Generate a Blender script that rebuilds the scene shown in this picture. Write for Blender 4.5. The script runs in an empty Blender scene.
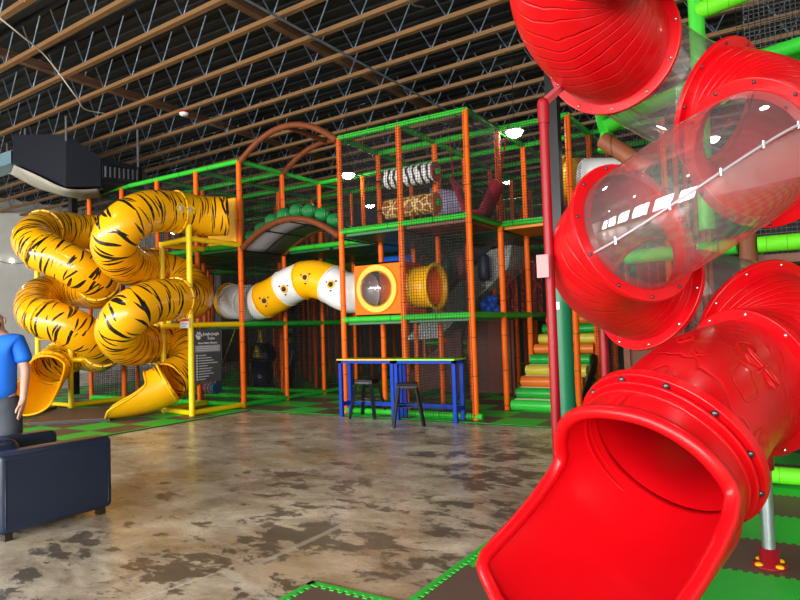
import bpy, bmesh, math, random
from mathutils import Vector, Matrix, Euler
R_ = math.radians
PI = math.pi
rnd = random.Random(7)
scn = bpy.context.scene
COL = scn.collection

# ------------------------------------------------------------------ camera
F_PX, PITCH, ROLL, YAW, EYE = 641.867, .0411893462, -.0316840194, -.553777516, 1.55
fw = Vector((math.sin(YAW)*math.cos(PITCH), math.cos(YAW)*math.cos(PITCH), math.sin(PITCH)))
_r0 = Vector((math.cos(YAW), -math.sin(YAW), 0)); _u0 = _r0.cross(fw)
cr = math.cos(ROLL)*_r0 + math.sin(ROLL)*_u0
cu = -math.sin(ROLL)*_r0 + math.cos(ROLL)*_u0
CAM = Vector((0, 0, EYE))
cd = bpy.data.cameras.new('camera'); cam = bpy.data.objects.new('camera', cd); COL.objects.link(cam)
cd.sensor_width = 36; cd.lens = F_PX/800*36; cd.clip_start = .05; cd.clip_end = 200
cam.matrix_world = Matrix.Translation(CAM) @ Matrix((cr, cu, -fw)).transposed().to_4x4()
scn.camera = cam
def W(x, y, d):
    """surveyed place: bearing (x, y) of the level readings and distance d along the line of sight"""
    return CAM + (fw + cr*((x-400)/F_PX) - cu*((y-300)/F_PX))*d
def WG(x, y, z=0):
    d = fw + cr*((x-400)/F_PX) - cu*((y-300)/F_PX)
    return CAM + d*((z-EYE)/d.z)

# ------------------------------------------------------------------ materials
class NT:
    def __init__(s, name):
        s.m = bpy.data.materials.new(name); s.m.use_nodes = True
        s.t = s.m.node_tree; s.n = s.t.nodes; s.b = s.n['Principled BSDF']; s.out = s.n['Material Output']
    def node(s, typ, **k):
        n = s.n.new(typ)
        for a, v in k.items(): setattr(n, a, v)
        return n
    def put(s, sock, v):
        if isinstance(v, (int, float)): sock.default_value = v
        elif isinstance(v, (tuple, list)): sock.default_value = tuple(v) if len(v) == len(sock.default_value) else tuple(v)+(1,)
        else: s.t.links.new(v, sock)
    def m_(s, op, a, b=0, c=0):
        n = s.node('ShaderNodeMath', operation=op); s.put(n.inputs[0], a); s.put(n.inputs[1], b); s.put(n.inputs[2], c); return n.outputs[0]
    def mix(s, f, a, b):
        n = s.node('ShaderNodeMix', data_type='RGBA'); s.put(n.inputs[0], f); s.put(n.inputs[6], a); s.put(n.inputs[7], b); return n.outputs[2]
    def noise(s, vec, scale, detail=4, rough=.5, dist=0):
        n = s.node('ShaderNodeTexNoise'); s.put(n.inputs['Vector'], vec); n.inputs['Scale'].default_value = scale
        n.inputs['Detail'].default_value = detail; n.inputs['Roughness'].default_value = rough; n.inputs['Distortion'].default_value = dist
        return n.outputs['Fac']
    def ramp(s, f, lo, hi):
        n = s.node('ShaderNodeMapRange', interpolation_type='SMOOTHSTEP'); s.put(n.inputs[0], f)
        n.inputs[1].default_value = lo; n.inputs[2].default_value = hi; return n.outputs[0]
    def obj(s, scale=(1, 1, 1)):
        c = s.node('ShaderNodeTexCoord'); mp = s.node('ShaderNodeMapping'); s.put(mp.inputs[0], c.outputs['Object']); mp.inputs['Scale'].default_value = scale; return mp.outputs[0]
    def geo(s, scale=(1, 1, 1), rot=0):
        c = s.node('ShaderNodeNewGeometry'); mp = s.node('ShaderNodeMapping'); s.put(mp.inputs[0], c.outputs['Position']); mp.inputs['Scale'].default_value = scale; mp.inputs['Rotation'].default_value = (0, 0, rot); return mp.outputs[0]
    def uv(s):
        c = s.node('ShaderNodeUVMap', uv_map='uv'); x = s.node('ShaderNodeSeparateXYZ'); s.put(x.inputs[0], c.outputs[0]); return c.outputs[0], x.outputs[0], x.outputs[1]
    def xyz(s, v):
        x = s.node('ShaderNodeSeparateXYZ'); s.put(x.inputs[0], v); return x.outputs
    def comb(s, a, b, c=0):
        x = s.node('ShaderNodeCombineXYZ'); s.put(x.inputs[0], a); s.put(x.inputs[1], b); s.put(x.inputs[2], c); return x.outputs[0]
    def white(s, v, dim='3D'):
        n = s.node('ShaderNodeTexWhiteNoise', noise_dimensions=dim)
        s.put(n.inputs['Vector'] if dim != '1D' else n.inputs['W'], v); return n.outputs['Value']
    def bump(s, h, strength=.3, dist=.01):
        n = s.node('ShaderNodeBump'); s.put(n.inputs['Height'], h); n.inputs['Strength'].default_value = strength; n.inputs['Distance'].default_value = dist
        s.t.links.new(n.outputs[0], s.b.inputs['Normal'])
    def fin(s, col=None, rough=None, metal=None, spec=None, coat=None):
        I = s.b.inputs
        if col is not None: s.put(I['Base Color'], col)
        if rough is not None: s.put(I['Roughness'], rough)
        if metal is not None: s.put(I['Metallic'], metal)
        if spec is not None: s.put(I['Specular IOR Level'], spec)
        if coat is not None: s.put(I['Coat Weight'], coat); I['Coat Roughness'].default_value = .08
        return s.m
def mat(name, col, rough=.5, metal=0, var=.12, scale=6, bump=0, spec=None, coat=None):
    """plain colour with a little procedural mottling"""
    t = NT(name); f = t.noise(t.obj(), scale, 4)
    dark = tuple(c*(1-var) for c in col); lite = tuple(min(1, c*(1+var)) for c in col)
    if bump: t.bump(f, bump, .01)
    return t.fin(t.mix(f, dark, lite), rough, metal, spec, coat)
def padded(name, col, seam=.9, axis=2):
    """vinyl foam sleeve with a dark joint between sleeves"""
    t = NT(name); p = t.geo(); x = t.xyz(p)[axis]
    fr = t.m_('FRACT', t.m_('DIVIDE', t.m_('ADD', x, 40.21), seam))
    s = t.m_('LESS_THAN', fr, .02)
    f = t.noise(p, 5, 3)
    c = t.mix(f, tuple(v*.88 for v in col), tuple(min(1, v*1.08) for v in col))
    return t.fin(t.mix(s, c, tuple(v*.25 for v in col)), .5, spec=.25)
def emis(name, col, st):
    t = NT(name); t.put(t.b.inputs['Emission Color'], col); t.b.inputs['Emission Strength'].default_value = st; return t.fin(col, .4)

ORANGE = padded('orange_foam', (.95, .14, .0), .62)
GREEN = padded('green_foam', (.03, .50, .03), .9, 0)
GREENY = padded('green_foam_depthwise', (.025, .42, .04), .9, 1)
YELLOW = mat('yellow_foam', (.92, .66, .0), .4, var=.04)
LIME = padded('lime_foam', (.16, .78, .02), .16, 0)
BROWNF = padded('brown_foam', (.22, .07, .03), .5, 0)
NET = mat('black_net', (.010, .010, .010), .8, var=.2)
NET_LIT = mat('black_net_lit', (.13, .13, .13), .8, var=.2)  # rear netting: light falling on it is painted in as grey
DKGREEN = mat('dark_green_vinyl', (.012, .12, .035), .45)
DKBROWN = mat('brown_vinyl', (.16, .045, .02), .5)
ORVIN = mat('orange_vinyl', (.8, .22, .01), .5)
BLACKM = mat('black_steel', (.012, .012, .014), .35, .3)
BLUEM = mat('blue_steel', (.004, .045, .42), .55, 0, var=.05, spec=.2)
GALV = mat('galvanised_steel', (.42, .46, .50), .35, .85, var=.25, scale=25)
BOLT = mat('dark_bolt', (.08, .06, .07), .3, .7)
BOLTS = mat('silver_bolt', (.6, .55, .55), .25, .9)
REDM = mat('red_painted_steel', (.26, .004, .010), .4, var=.08, spec=.3)
WHITE = mat('white_plastic', (.80, .81, .80), .35, var=.03)
YPLAS = mat('yellow_plastic', (.95, .46, .003), .35, var=.04, spec=.35)
OPLAS = mat('orange_plastic', (.95, .16, .002), .6, var=.04, spec=.2)

def red_plastic(name='red_plastic', ribs=False, grain=False):
    t = NT(name); uv, u, v = t.uv(); f = t.noise(t.obj(), 2.5, 2)
    if ribs or grain:
        warp = t.noise(t.comb(t.m_('MULTIPLY', u, 1.3), t.m_('MULTIPLY', v, .8)), 1.6, 3, .5, .4)
        w = t.m_('ADD', t.m_('MULTIPLY', u, 15.0 if ribs else 6.0), t.m_('MULTIPLY', warp, 3.2 if ribs else 9))
        fr = t.m_('ABSOLUTE', t.m_('SUBTRACT', t.m_('FRACT', w), .5))
        h = t.ramp(fr, .0, .11)
        g_ = t.node('ShaderNodeNewGeometry'); t.bump(t.m_('MULTIPLY', h, t.m_('SUBTRACT', 1, g_.outputs['Backfacing'])), .6, .008)
    return t.fin(t.mix(f, (.54, .001, .004), (.68, .003, .008)), .33, spec=.35, coat=.06)
RED = red_plastic('red_slide_plastic'); RED_R = red_plastic('red_ribbed_plastic', True); RED_G = red_plastic('red_woodgrain_plastic', False, True)

def clear_mat():
    t = NT('clear_acrylic'); t.n.remove(t.b)
    tr = t.node('ShaderNodeBsdfTransparent'); gl = t.node('ShaderNodeBsdfGlossy'); df = t.node('ShaderNodeBsdfDiffuse')
    tr.inputs[0].default_value = (.90, .84, .86, 1); gl.inputs['Roughness'].default_value = .04; gl.inputs[0].default_value = (1, 1, 1, 1)
    df.inputs[0].default_value = (.75, .72, .74, 1)
    lw = t.node('ShaderNodeLayerWeight'); lw.inputs[0].default_value = .22
    f = t.m_('MINIMUM', t.m_('ADD', t.m_('MULTIPLY', lw.outputs['Facing'], .62), .08), .6)
    sc = t.ramp(t.noise(t.obj((1, 1, 1)), 9, 8, .75, 1.2), .52, .72)
    m1 = t.node('ShaderNodeMixShader'); m2 = t.node('ShaderNodeMixShader')
    t.put(m1.inputs[0], t.m_('ADD', t.m_('MULTIPLY', sc, .07), .075)); t.t.links.new(tr.outputs[0], m1.inputs[1]); t.t.links.new(df.outputs[0], m1.inputs[2])
    t.put(m2.inputs[0], f); t.t.links.new(m1.outputs[0], m2.inputs[1]); t.t.links.new(gl.outputs[0], m2.inputs[2])
    t.t.links.new(m2.outputs[0], t.out.inputs[0]); return t.m
CLEAR = clear_mat()

def tiger_mat():
    t = NT('tiger_striped_plastic'); uv, u, v = t.uv()
    # marks run around the tube, tapering at both ends; three interleaved families
    out = None
    warp = t.m_('MULTIPLY', t.m_('SUBTRACT', t.noise(uv, 1.6, 1), .5), .14)
    for (cs, cv, w, o, sl) in ((.26, 1.05, .036, 0.0, .10), (.26, .85, .032, .5, -.07), (.24, .62, .022, .25, .14), (.31, .50, .020, .7, -.12)):
        uu = t.m_('ADD', u, t.m_('ADD', warp, t.m_('MULTIPLY', v, sl)))
        a = t.m_('ADD', t.m_('DIVIDE', uu, cs), o); ia = t.m_('FLOOR', a); fa = t.m_('SUBTRACT', a, ia)
        sh = t.white(t.comb(ia, o*10+1.3)); vv = t.m_('ADD', t.m_('DIVIDE', v, cv), t.m_('MULTIPLY', sh, 1.0))
        iv = t.m_('FLOOR', vv); fv = t.m_('SUBTRACT', vv, iv)
        r = t.white(t.comb(ia, iv, o*7+.7)); r2 = t.white(t.comb(ia, iv, o*7+3.7))
        L = t.m_('ADD', t.m_('MULTIPLY', r, .35), .50)            # length share of the cell
        x = t.m_('MINIMUM', t.m_('DIVIDE', fv, L), 1.0)
        prof = t.m_('MULTIPLY', t.m_('MULTIPLY', t.m_('POWER', x, .6), t.m_('SUBTRACT', 1.0, x)), 3.1)
        c = t.m_('ADD', .5, t.m_('MULTIPLY', t.m_('SUBTRACT', r2, .5), .3))
        d = t.m_('MULTIPLY', t.m_('ABSOLUTE', t.m_('SUBTRACT', fa, c)), cs)
        k = t.m_('LESS_THAN', d, t.m_('MULTIPLY', prof, w*.55))
        out = k if out is None else t.m_('MAXIMUM', out, k)
    f = t.noise(t.obj(), 1.5, 2)
    base = t.mix(f, (.95, .42, .002), (.97, .47, .004))
    return t.fin(t.mix(out, base, (.012, .010, .008)), .25, coat=.2)
TIGER = tiger_mat()

def floor_mat():
    t = NT('stained_concrete'); p = t.geo(); pr = t.geo((.62, 1.0, 1), .45); X, Y, Z = t.xyz(p)
    n1 = t.noise(pr, 2.2, 10, .66, .5); n2 = t.noise(pr, 4.2, 12, .72, .3); n3 = t.noise(p, .32, 3, .5); n4 = t.noise(p, 22, 6, .7); n5 = t.noise(pr, .8, 5, .6)
    c = t.mix(t.ramp(n1, .30, .72), (.25, .185, .115), (.78, .70, .55))
    c = t.mix(t.m_('MULTIPLY', t.ramp(n2, .46, .62), .55), c, (.52, .46, .36))
    c = t.mix(t.m_('MULTIPLY', t.ramp(n5, .50, .66), .5), c, (.42, .25, .08))
    # black adhesive stains, dense near the doorway side, sparse on the far left
    near = t.ramp(t.m_('ADD', X, t.m_('MULTIPLY', Y, -.15)), -9.0, -3.6)
    th = t.m_('SUBTRACT', .742, t.m_('MULTIPLY', near, .115))
    s = t.m_('ADD', t.m_('MULTIPLY', n2, .55), t.m_('MULTIPLY', t.noise(pr, 1.3, 9, .74, .3), .45))
    k = t.ramp(t.m_('SUBTRACT', s, t.m_('MULTIPLY', th, .80)), .0, .035)
    c = t.mix(t.m_('MULTIPLY', k, .82), c, (.045, .036, .028))
    c = t.mix(t.m_('MULTIPLY', t.ramp(n4, .60, .75), .25), c, (.08, .06, .045))
    # sawn joints with pale filler
    def line(val, pos, w):
        return t.m_('LESS_THAN', t.m_('ABSOLUTE', t.m_('SUBTRACT', t.m_('ADD', val, t.m_('MULTIPLY', t.m_('SUBTRACT', n4, .5), .03)), pos)), w)
    j = t.m_('MAXIMUM', line(X, -3.13, .028), t.m_('MAXIMUM', line(Y, 4.75, .012), line(X, -6.2, .010)))
    c = t.mix(t.m_('MULTIPLY', j, t.m_('ADD', .25, t.m_('MULTIPLY', n2, .6))), c, (.50, .46, .38))
    # thin pale scratches
    v = t.node('ShaderNodeTexVoronoi', feature='DISTANCE_TO_EDGE'); t.put(v.inputs['Vector'], t.geo((.55, .22, 1), .8)); v.inputs['Scale'].default_value = .9
    scr = t.m_('MULTIPLY', t.m_('LESS_THAN', v.outputs[0], .0035), t.ramp(n3, .5, .62))
    c = t.mix(t.m_('MULTIPLY', scr, .8), c, (.72, .70, .62))
    t.bump(n4, .06, .004)
    return t.fin(c, t.m_('ADD', .13, t.m_('MULTIPLY', n2, .32)), spec=.45)
FLOOR = floor_mat()

def mat_tiles(ox, oy, flip=0, name='foam_tiles', size=.66):
    t = NT(name); X, Y, Z = t.xyz(t.geo())
    def saw(v):  # zigzag of the interlocking teeth
        return t.m_('MULTIPLY', t.m_('SUBTRACT', t.m_('GREATER_THAN', t.m_('FRACT', t.m_('DIVIDE', v, .055)), .5), .5), .028)
    a = t.m_('DIVIDE', t.m_('ADD', t.m_('SUBTRACT', X, ox), saw(Y)), size); b = t.m_('DIVIDE', t.m_('ADD', t.m_('SUBTRACT', Y, oy), saw(X)), size)
    s = t.m_('FLOORED_MODULO', t.m_('ADD', t.m_('ADD', t.m_('FLOOR', a), t.m_('FLOOR', b)), flip), 2)
    k = t.m_('LESS_THAN', s, .5)
    f = t.noise(t.geo(), 40, 4)
    g = t.mix(f, (.015, .56, .04), (.03, .70, .06)); br = t.mix(f, (.115, .072, .055), (.15, .095, .075))
    t.bump(f, .15, .002)
    return t.fin(t.mix(k, br, g), .5)

def panel_mat(name, col, vary=.3, sx=1, sz=8):
    t = NT(name); n = t.noise(t.obj((sx, sx, sz)), 3, 6, .6)
    t.bump(n, .2, .01)
    return t.fin(t.mix(n, tuple(c*(1-vary) for c in col), tuple(c*(1+vary) for c in col)), .6)
WOOD = panel_mat('joist_timber', (.17, .085, .028), .35, 1, 20)
DECKM = panel_mat('black_roof_deck', (.011, .012, .014), .4, 1, 1)
CONC = panel_mat('grey_concrete_wall', (.80, .79, .75), .12, 1, 1)
CHAR = panel_mat('charcoal_wall', (.018, .018, .02), .4, 1, 1)
RUSTB = panel_mat('rusty_brown_steel', (.17, .085, .05), .35, 2, 2)

# ------------------------------------------------------------------ mesh helpers
def org(o):
    v = Vector((0, 0, 0))
    while o is not None:
        v += Vector(o.location); o = o.parent
    return v
class MB:
    def __init__(s): s.v = []; s.f = []; s.uv = {}; s.smooth = []
    def add(s, vs, fs, smooth=True, uvs=None):
        n = len(s.v); s.v += [Vector(v) for v in vs]
        for i, f in enumerate(fs):
            s.f.append(tuple(a+n for a in f)); s.smooth.append(smooth)
            if uvs: s.uv[len(s.f)-1] = uvs[i]
        return s
    def box(s, lo, hi, M=None):
        x0, y0, z0 = lo; x1, y1, z1 = hi
        vs = [Vector(p) for p in ((x0, y0, z0), (x1, y0, z0), (x1, y1, z0), (x0, y1, z0), (x0, y0, z1), (x1, y0, z1), (x1, y1, z1), (x0, y1, z1))]
        if M: vs = [M @ v for v in vs]
        return s.add(vs, [(0, 3, 2, 1), (4, 5, 6, 7), (0, 1, 5, 4), (1, 2, 6, 5), (2, 3, 7, 6), (3, 0, 4, 7)], False)
    def frame(s, d, up=None):
        d = Vector(d).normalized(); up = Vector(up) if up else (Vector((0, 0, 1)) if abs(d.z) < .95 else Vector((0, 1, 0)))
        a = d.cross(up).normalized(); return a, a.cross(d)
    def bar(s, p, q, w, h, up=None):
        p, q = Vector(p), Vector(q); a, b = s.frame(q-p, up); a, b = a*w/2, b*h/2
        vs = [p-a-b, p+a-b, p+a+b, p-a+b, q-a-b, q+a-b, q+a+b, q-a+b]
        return s.add(vs, [(0, 3, 2, 1), (4, 5, 6, 7), (0, 1, 5, 4), (1, 2, 6, 5), (2, 3, 7, 6), (3, 0, 4, 7)], False)
    def cyl(s, p, q, r, r2=None, n=16, caps=True, smooth=True):
        p, q = Vector(p), Vector(q); r2 = r if r2 is None else r2; a, b = s.frame(q-p)
        vs = []
        for c, rr in ((p, r), (q, r2)):
            for i in range(n): t = 2*PI*i/n; vs.append(c+(a*math.cos(t)+b*math.sin(t))*rr)
        fs = [(i, (i+1) % n, n+(i+1) % n, n+i) for i in range(n)]
        s.add(vs, fs, smooth)
        if caps: s.add(vs, [tuple(range(n))[::-1], tuple(range(n, 2*n))], False)
        return s
    def tube(s, pts, r, n=16, closed=False, caps=True, uv=False, up0=None, u0=0):
        """swept circle along pts (r number or list) with parallel transport"""
        pts = [Vector(p) for p in pts]; N = len(pts); rr = r if isinstance(r, (list, tuple)) else [r]*N
        T = []
        for i in range(N):
            if closed: d = pts[(i+1) % N]-pts[i-1]
            else: d = pts[min(i+1, N-1)]-pts[max(i-1, 0)]
            T.append(d.normalized())
        a, b = s.frame(T[0], up0); vs = []; us = [u0]
        for i in range(N):
            if i:
                a = (a - T[i]*a.dot(T[i])).normalized(); us.append(us[-1]+(pts[i]-pts[i-1]).length)
            b = T[i].cross(a)
            for k in range(n):
                t = 2*PI*k/n; vs.append(pts[i]+(a*math.cos(t)+b*math.sin(t))*rr[i])
        fs = []; uvs = []; R0 = rr[0]
        for i in range(N if closed else N-1):
            j = (i+1) % N
            for k in range(n):
                l = (k+1) % n; fs.append((i*n+k, i*n+l, j*n+l, j*n+k))
                if uv: uvs.append(((us[i], 2*PI*R0*k/n), (us[i], 2*PI*R0*(k+1)/n), (us[min(i+1, N-1)], 2*PI*R0*(k+1)/n), (us[min(i+1, N-1)], 2*PI*R0*k/n)))
        s.add(vs, fs, True, uvs if uv else None)
        if caps and not closed: s.add(vs, [tuple(range(n))[::-1], tuple(range((N-1)*n, N*n))], False)
        return s
    def ball(s, c, r, n=12, m=8, sz=(1, 1, 1)):
        c = Vector(c); vs = [c+Vector((0, 0, r*sz[2]))]
        for j in range(1, m):
            p = PI*j/m
            for i in range(n): t = 2*PI*i/n; vs.append(c+Vector((r*sz[0]*math.sin(p)*math.cos(t), r*sz[1]*math.sin(p)*math.sin(t), r*sz[2]*math.cos(p))))
        vs.append(c-Vector((0, 0, r*sz[2]))); fs = [(0, 1+i, 1+(i+1) % n) for i in range(n)]
        for j in range(m-2):
            for i in range(n): a = 1+j*n+i; b = 1+j*n+(i+1) % n; fs.append((a, a+n, b+n, b))
        L = len(vs)-1; o = 1+(m-2)*n; fs += [(L, o+(i+1) % n, o+i) for i in range(n)]
        return s.add(vs, fs, True)
    def ring(s, c, axis, ri, ro, w, n=40):
        """flat flange ring with thickness w centred on c"""
        c = Vector(c); ax = Vector(axis).normalized(); a, b = s.frame(ax); vs = []
        for (rr, o) in ((ri, -w/2), (ro, -w/2), (ro, w/2), (ri, w/2)):
            for i in range(n): t = 2*PI*i/n; vs.append(c+ax*o+(a*math.cos(t)+b*math.sin(t))*rr)
        fs = []
        for q in range(4):
            for i in range(n): j = (i+1) % n; q2 = (q+1) % 4; fs.append((q*n+i, q*n+j, q2*n+j, q2*n+i))
        return s.add(vs, fs, False)
    def lathe(s, prof, c=(0, 0, 0), n=24, axis=(0, 0, 1)):
        c = Vector(c); ax = Vector(axis).normalized(); a, b = s.frame(ax); vs = []
        for (rr, h) in prof:
            for i in range(n): t = 2*PI*i/n; vs.append(c+ax*h+(a*math.cos(t)+b*math.sin(t))*rr)
        fs = [(q*n+i, q*n+(i+1) % n, (q+1)*n+(i+1) % n, (q+1)*n+i) for q in range(len(prof)-1) for i in range(n)]
        return s.add(vs, fs, True)
    def poly(s, pts, th, nrm):
        """flat outline with thickness"""
        pts = [Vector(p) for p in pts]; nv = Vector(nrm).normalized()*th; n = len(pts)
        vs = pts+[p+nv for p in pts]
        return s.add(vs, [tuple(range(n))[::-1], tuple(range(n, 2*n))]+[(i, (i+1) % n, n+(i+1) % n, n+i) for i in range(n)], False)
    def build(s, name, m, parent=None, bevel=0, solid=0, sub=0):
        me = bpy.data.meshes.new(name); o0 = org(parent)
        me.from_pydata([tuple(v-o0) for v in s.v], [], s.f); me.validate(); me.update()
        if len(me.polygons) == len(s.smooth): me.polygons.foreach_set('use_smooth', s.smooth)
        if s.uv and len(me.polygons) == len(s.f):
            L = me.uv_layers.new(name='uv')
            for i, p in enumerate(me.polygons):
                u = s.uv.get(i)
                if u:
                    for k, li in enumerate(p.loop_indices): L.data[li].uv = u[k]
        me.materials.append(m); o = bpy.data.objects.new(name, me); COL.objects.link(o); o.parent = parent
        if bevel:
            b = o.modifiers.new('bevel', 'BEVEL'); b.width = bevel; b.segments = 3; b.limit_method = 'ANGLE'
            if hasattr(me, 'shade_smooth'): pass
        if solid:
            b = o.modifiers.new('solid', 'SOLIDIFY'); b.thickness = solid; b.offset = 0
        if sub:
            b = o.modifiers.new('sub', 'SUBSURF'); b.levels = sub; b.render_levels = sub
        return o
def tag(o, label, cat=None, group=None, kind=None):
    if label: o['label'] = label
    if cat: o['category'] = cat
    if group: o['group'] = group
    if kind: o['kind'] = kind
    return o
def thing(name, loc, label, cat, group=None, kind=None):
    o = bpy.data.objects.new(name, None); o.empty_display_size = .1; COL.objects.link(o); o.location = Vector(loc); return tag(o, label, cat, group, kind)
def copy_tree(o, parent=None):
    c = o.copy(); COL.objects.link(c); c.parent = parent
    for ch in list(o.children): copy_tree(ch, c)
    return c
def catmull(P, n=8):
    P = [Vector(p) for p in P]; Q = [P[0]*2-P[1]]+P+[P[-1]*2-P[-2]]; out = []
    for i in range(1, len(Q)-2):
        a, b, c, d = Q[i-1:i+3]
        for k in range(n):
            t = k/n; out.append(.5*((2*b)+(c-a)*t+(2*a-5*b+4*c-d)*t*t+(3*b-a-3*c+d)*t**3))
    return out+[P[-1]]
def hermite(p0, t0, p1, t1, n=20):
    p0, t0, p1, t1 = map(Vector, (p0, t0, p1, t1)); o = []
    for k in range(n+1):
        t = k/n; o.append((2*t**3-3*t*t+1)*p0+(t**3-2*t*t+t)*t0+(-2*t**3+3*t*t)*p1+(t**3-t*t)*t1)
    return o

# ================================================================== the building
CZ, DZ = 6.4, 7.05
b = MB(); b.box((-26.2, -9.2, -.2), (9.2, 24.2, 0)); tag(b.build('floor', FLOOR), 'polished stained concrete floor of the play hall', 'floor', kind='structure')
b = MB(); b.box((-26.2, -9.2, DZ), (9.2, 24.2, DZ+.15))
for k in range(110): b.box((-26, -9+.3*k, DZ-.035), (9, -8.86+.3*k, DZ))
tag(b.build('ceiling', DECKM), 'black ribbed metal roof deck above the joists', 'ceiling', kind='structure')
b = MB(); b.box((-26.2, -9.2, 0), (-26, 24.2, DZ)); tag(b.build('wall_left', CONC), 'bare grey concrete side wall beyond the tiger slides', 'wall', kind='structure')
b = MB(); b.box((-26, 24, 0), (9, 24.2, DZ)); tag(b.build('wall_back', CHAR), 'charcoal wall behind the climbing frame', 'wall', kind='structure')
b = MB(); b.box((9, -9.2, 0), (9.2, 24.2, DZ)); tag(b.build('wall_right', CONC), 'grey wall right of the red slide', 'wall', kind='structure')
# wall behind the camera with its row of windows
b = MB(); wx = [-22, -17, -12, -7, -2, 3]; ww, w0, w1 = 3.6, 1.2, 4.8
b.box((-26, -9.2, 0), (9, -9, w0)); b.box((-26, -9.2, w1), (9, -9, DZ)); e = -26
for x in wx: b.box((e, -9.2, w0), (x, -9, w1)); e = x+ww
b.box((e, -9.2, w0), (9, -9, w1)); tag(b.build('wall_front', CONC), 'grey entrance wall with a row of tall windows', 'wall', kind='structure')
DAY = emis('daylight_sky', (.75, .88, 1), 2.0)
for k, x in enumerate(wx):
    b = MB(); b.box((x, -9.19, w0), (x+ww, -9.17, w1)); w = b.build('window_%d' % (k+1), DAY); tag(w, None, None, None, 'structure')
    f = MB()
    for q in range(4): f.box((x+ww*q/3-.04, -9.16, w0), (x+ww*q/3+.04, -9.04, w1))
    for q in range(4): f.box((x, -9.15, w0+(w1-w0)*q/3-.03), (x+ww, -9.05, w0+(w1-w0)*q/3+.03))
    f.build('window_frame', BLACKM, w)
    L = bpy.data.lights.new('daylight', 'AREA'); L.shape = 'RECTANGLE'; L.size = ww; L.size_y = w1-w0; L.energy = 820; L.color = (1, .98, .95)
    lo = bpy.data.objects.new('daylight', L); COL.objects.link(lo); lo.location = (x+ww/2, -8.98, (w0+w1)/2); lo.rotation_euler = (R_(90), 0, 0)

# roof joists: timber chords, tubular steel webs
jd = Vector((1, -.055, 0)).normalized()
def joist(Yc):
    root = thing('roof_joist', (-8, Yc, CZ), 'open web roof joist with timber chords and steel tube webs', 'joist', 'open web joists under the black roof', 'structure')
    o = Vector((-8, Yc, CZ)); a, e = o-jd*18, o+jd*17
    MB().bar(a+Vector((0, 0, .035)), e+Vector((0, 0, .035)), .095, .07).build('bottom_chord', WOOD, root)
    MB().bar(a+Vector((0, 0, .60)), e+Vector((0, 0, .60)), .07, .05).build('top_chord', BLACKM, root)
    w = MB(); ph = .95*((Yc*3.7) % 1)
    for k in range(37):
        c = a+jd*(.5+ph+.95*k)
        if (e-c).dot(jd) < .4: break
        w.cyl(c+Vector((0, 0, .06)), c-jd*.30+Vector((0, 0, .58)), .013, n=5, caps=False); w.cyl(c+Vector((0, 0, .06)), c+jd*.30+Vector((0, 0, .58)), .013, n=5, caps=False)
    w.build('web', GALVB, root)
GALVB = mat('web_steel', (.20, .27, .36), .45, .6)
for k in range(-16, 22): joist(5.77+.86*k)
for x, lab in ((-11.95, 'rusty brown steel roof girder over the tiger slides'), (-7.2, 'rusty brown steel roof girder over the middle of the floor'), (-18.5, 'rusty brown roof girder near the concrete wall'), (-2.4, 'rusty brown roof girder over the red slide')):
    b = MB(); b.box((x-.07, -9, 6.62), (x+.07, 24, 6.64)).box((x-.01, -9, 6.64), (x+.01, 24, 6.74)).box((x-.07, -9, 6.74), (x+.07, 24, 6.76))
    tag(b.build('roof_girder', RUSTB), lab, 'girder', kind='structure')
tag(MB().cyl((-6.75, -3, 6.36), (-6.35, 20, 6.36), .02, n=8).build('conduit', GALVB), 'thin steel conduit running under the roof joists', 'conduit')
tag(MB().tube(catmull([(-9.6, 4.4, 6.36), (-9.9, 5.2, 6.2), (-10.6, 6.0, 6.30), (-11.2, 6.9, 6.0), (-12.2, 7.7, 6.2), (-12.6, 8.4, 6.38)]), .012, 6).build('hanging_cable', WHITE), 'loose pale cable sagging below the joists above the duct', 'cable')
tag(MB().tube(catmull([(-4.2, 6.6, 6.38), (-4.3, 7.2, 6.42), (-4.5, 7.8, 6.2), (-4.6, 8.4, 6.38)]), .014, 6).build('hanging_cable', GALVB), 'dark cable loop sagging under the joists near the big red slide', 'cable')

# columns
def column(x, y, pad, label):
    t = thing('steel_column', (x, y, 0), label, 'column')
    MB().box((x-.085, y-.085, 0), (x+.085, y+.085, CZ+.1)).build('shaft', BLACKM, t)
    if pad: MB().cyl((x, y, 0), (x, y, pad), .15, n=28).cyl((x, y, pad*.5), (x, y, pad*.5+.012), .152, n=28).build('padding', mat('teal_green_padding', (.006, .20, .085), .4, var=.06), t, bevel=.01)
    return t
gp = W(565, 400, 9.3)
gc = column(gp.x, gp.y, 2.04, 'black steel column with teal green padding round its foot')
b = MB(); b.box((gp.x-.05, gp.y-.162, 1.72), (gp.x+.03, gp.y-.146, 1.83)); b.build('sticker', WHITE, gc)
column(-16.6, 10.1, 0, 'bare black steel column behind the upper left tiger slide')
column(-16.9, 19.2, 1.9, 'black column with green foot padding far behind the left slide')

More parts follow.
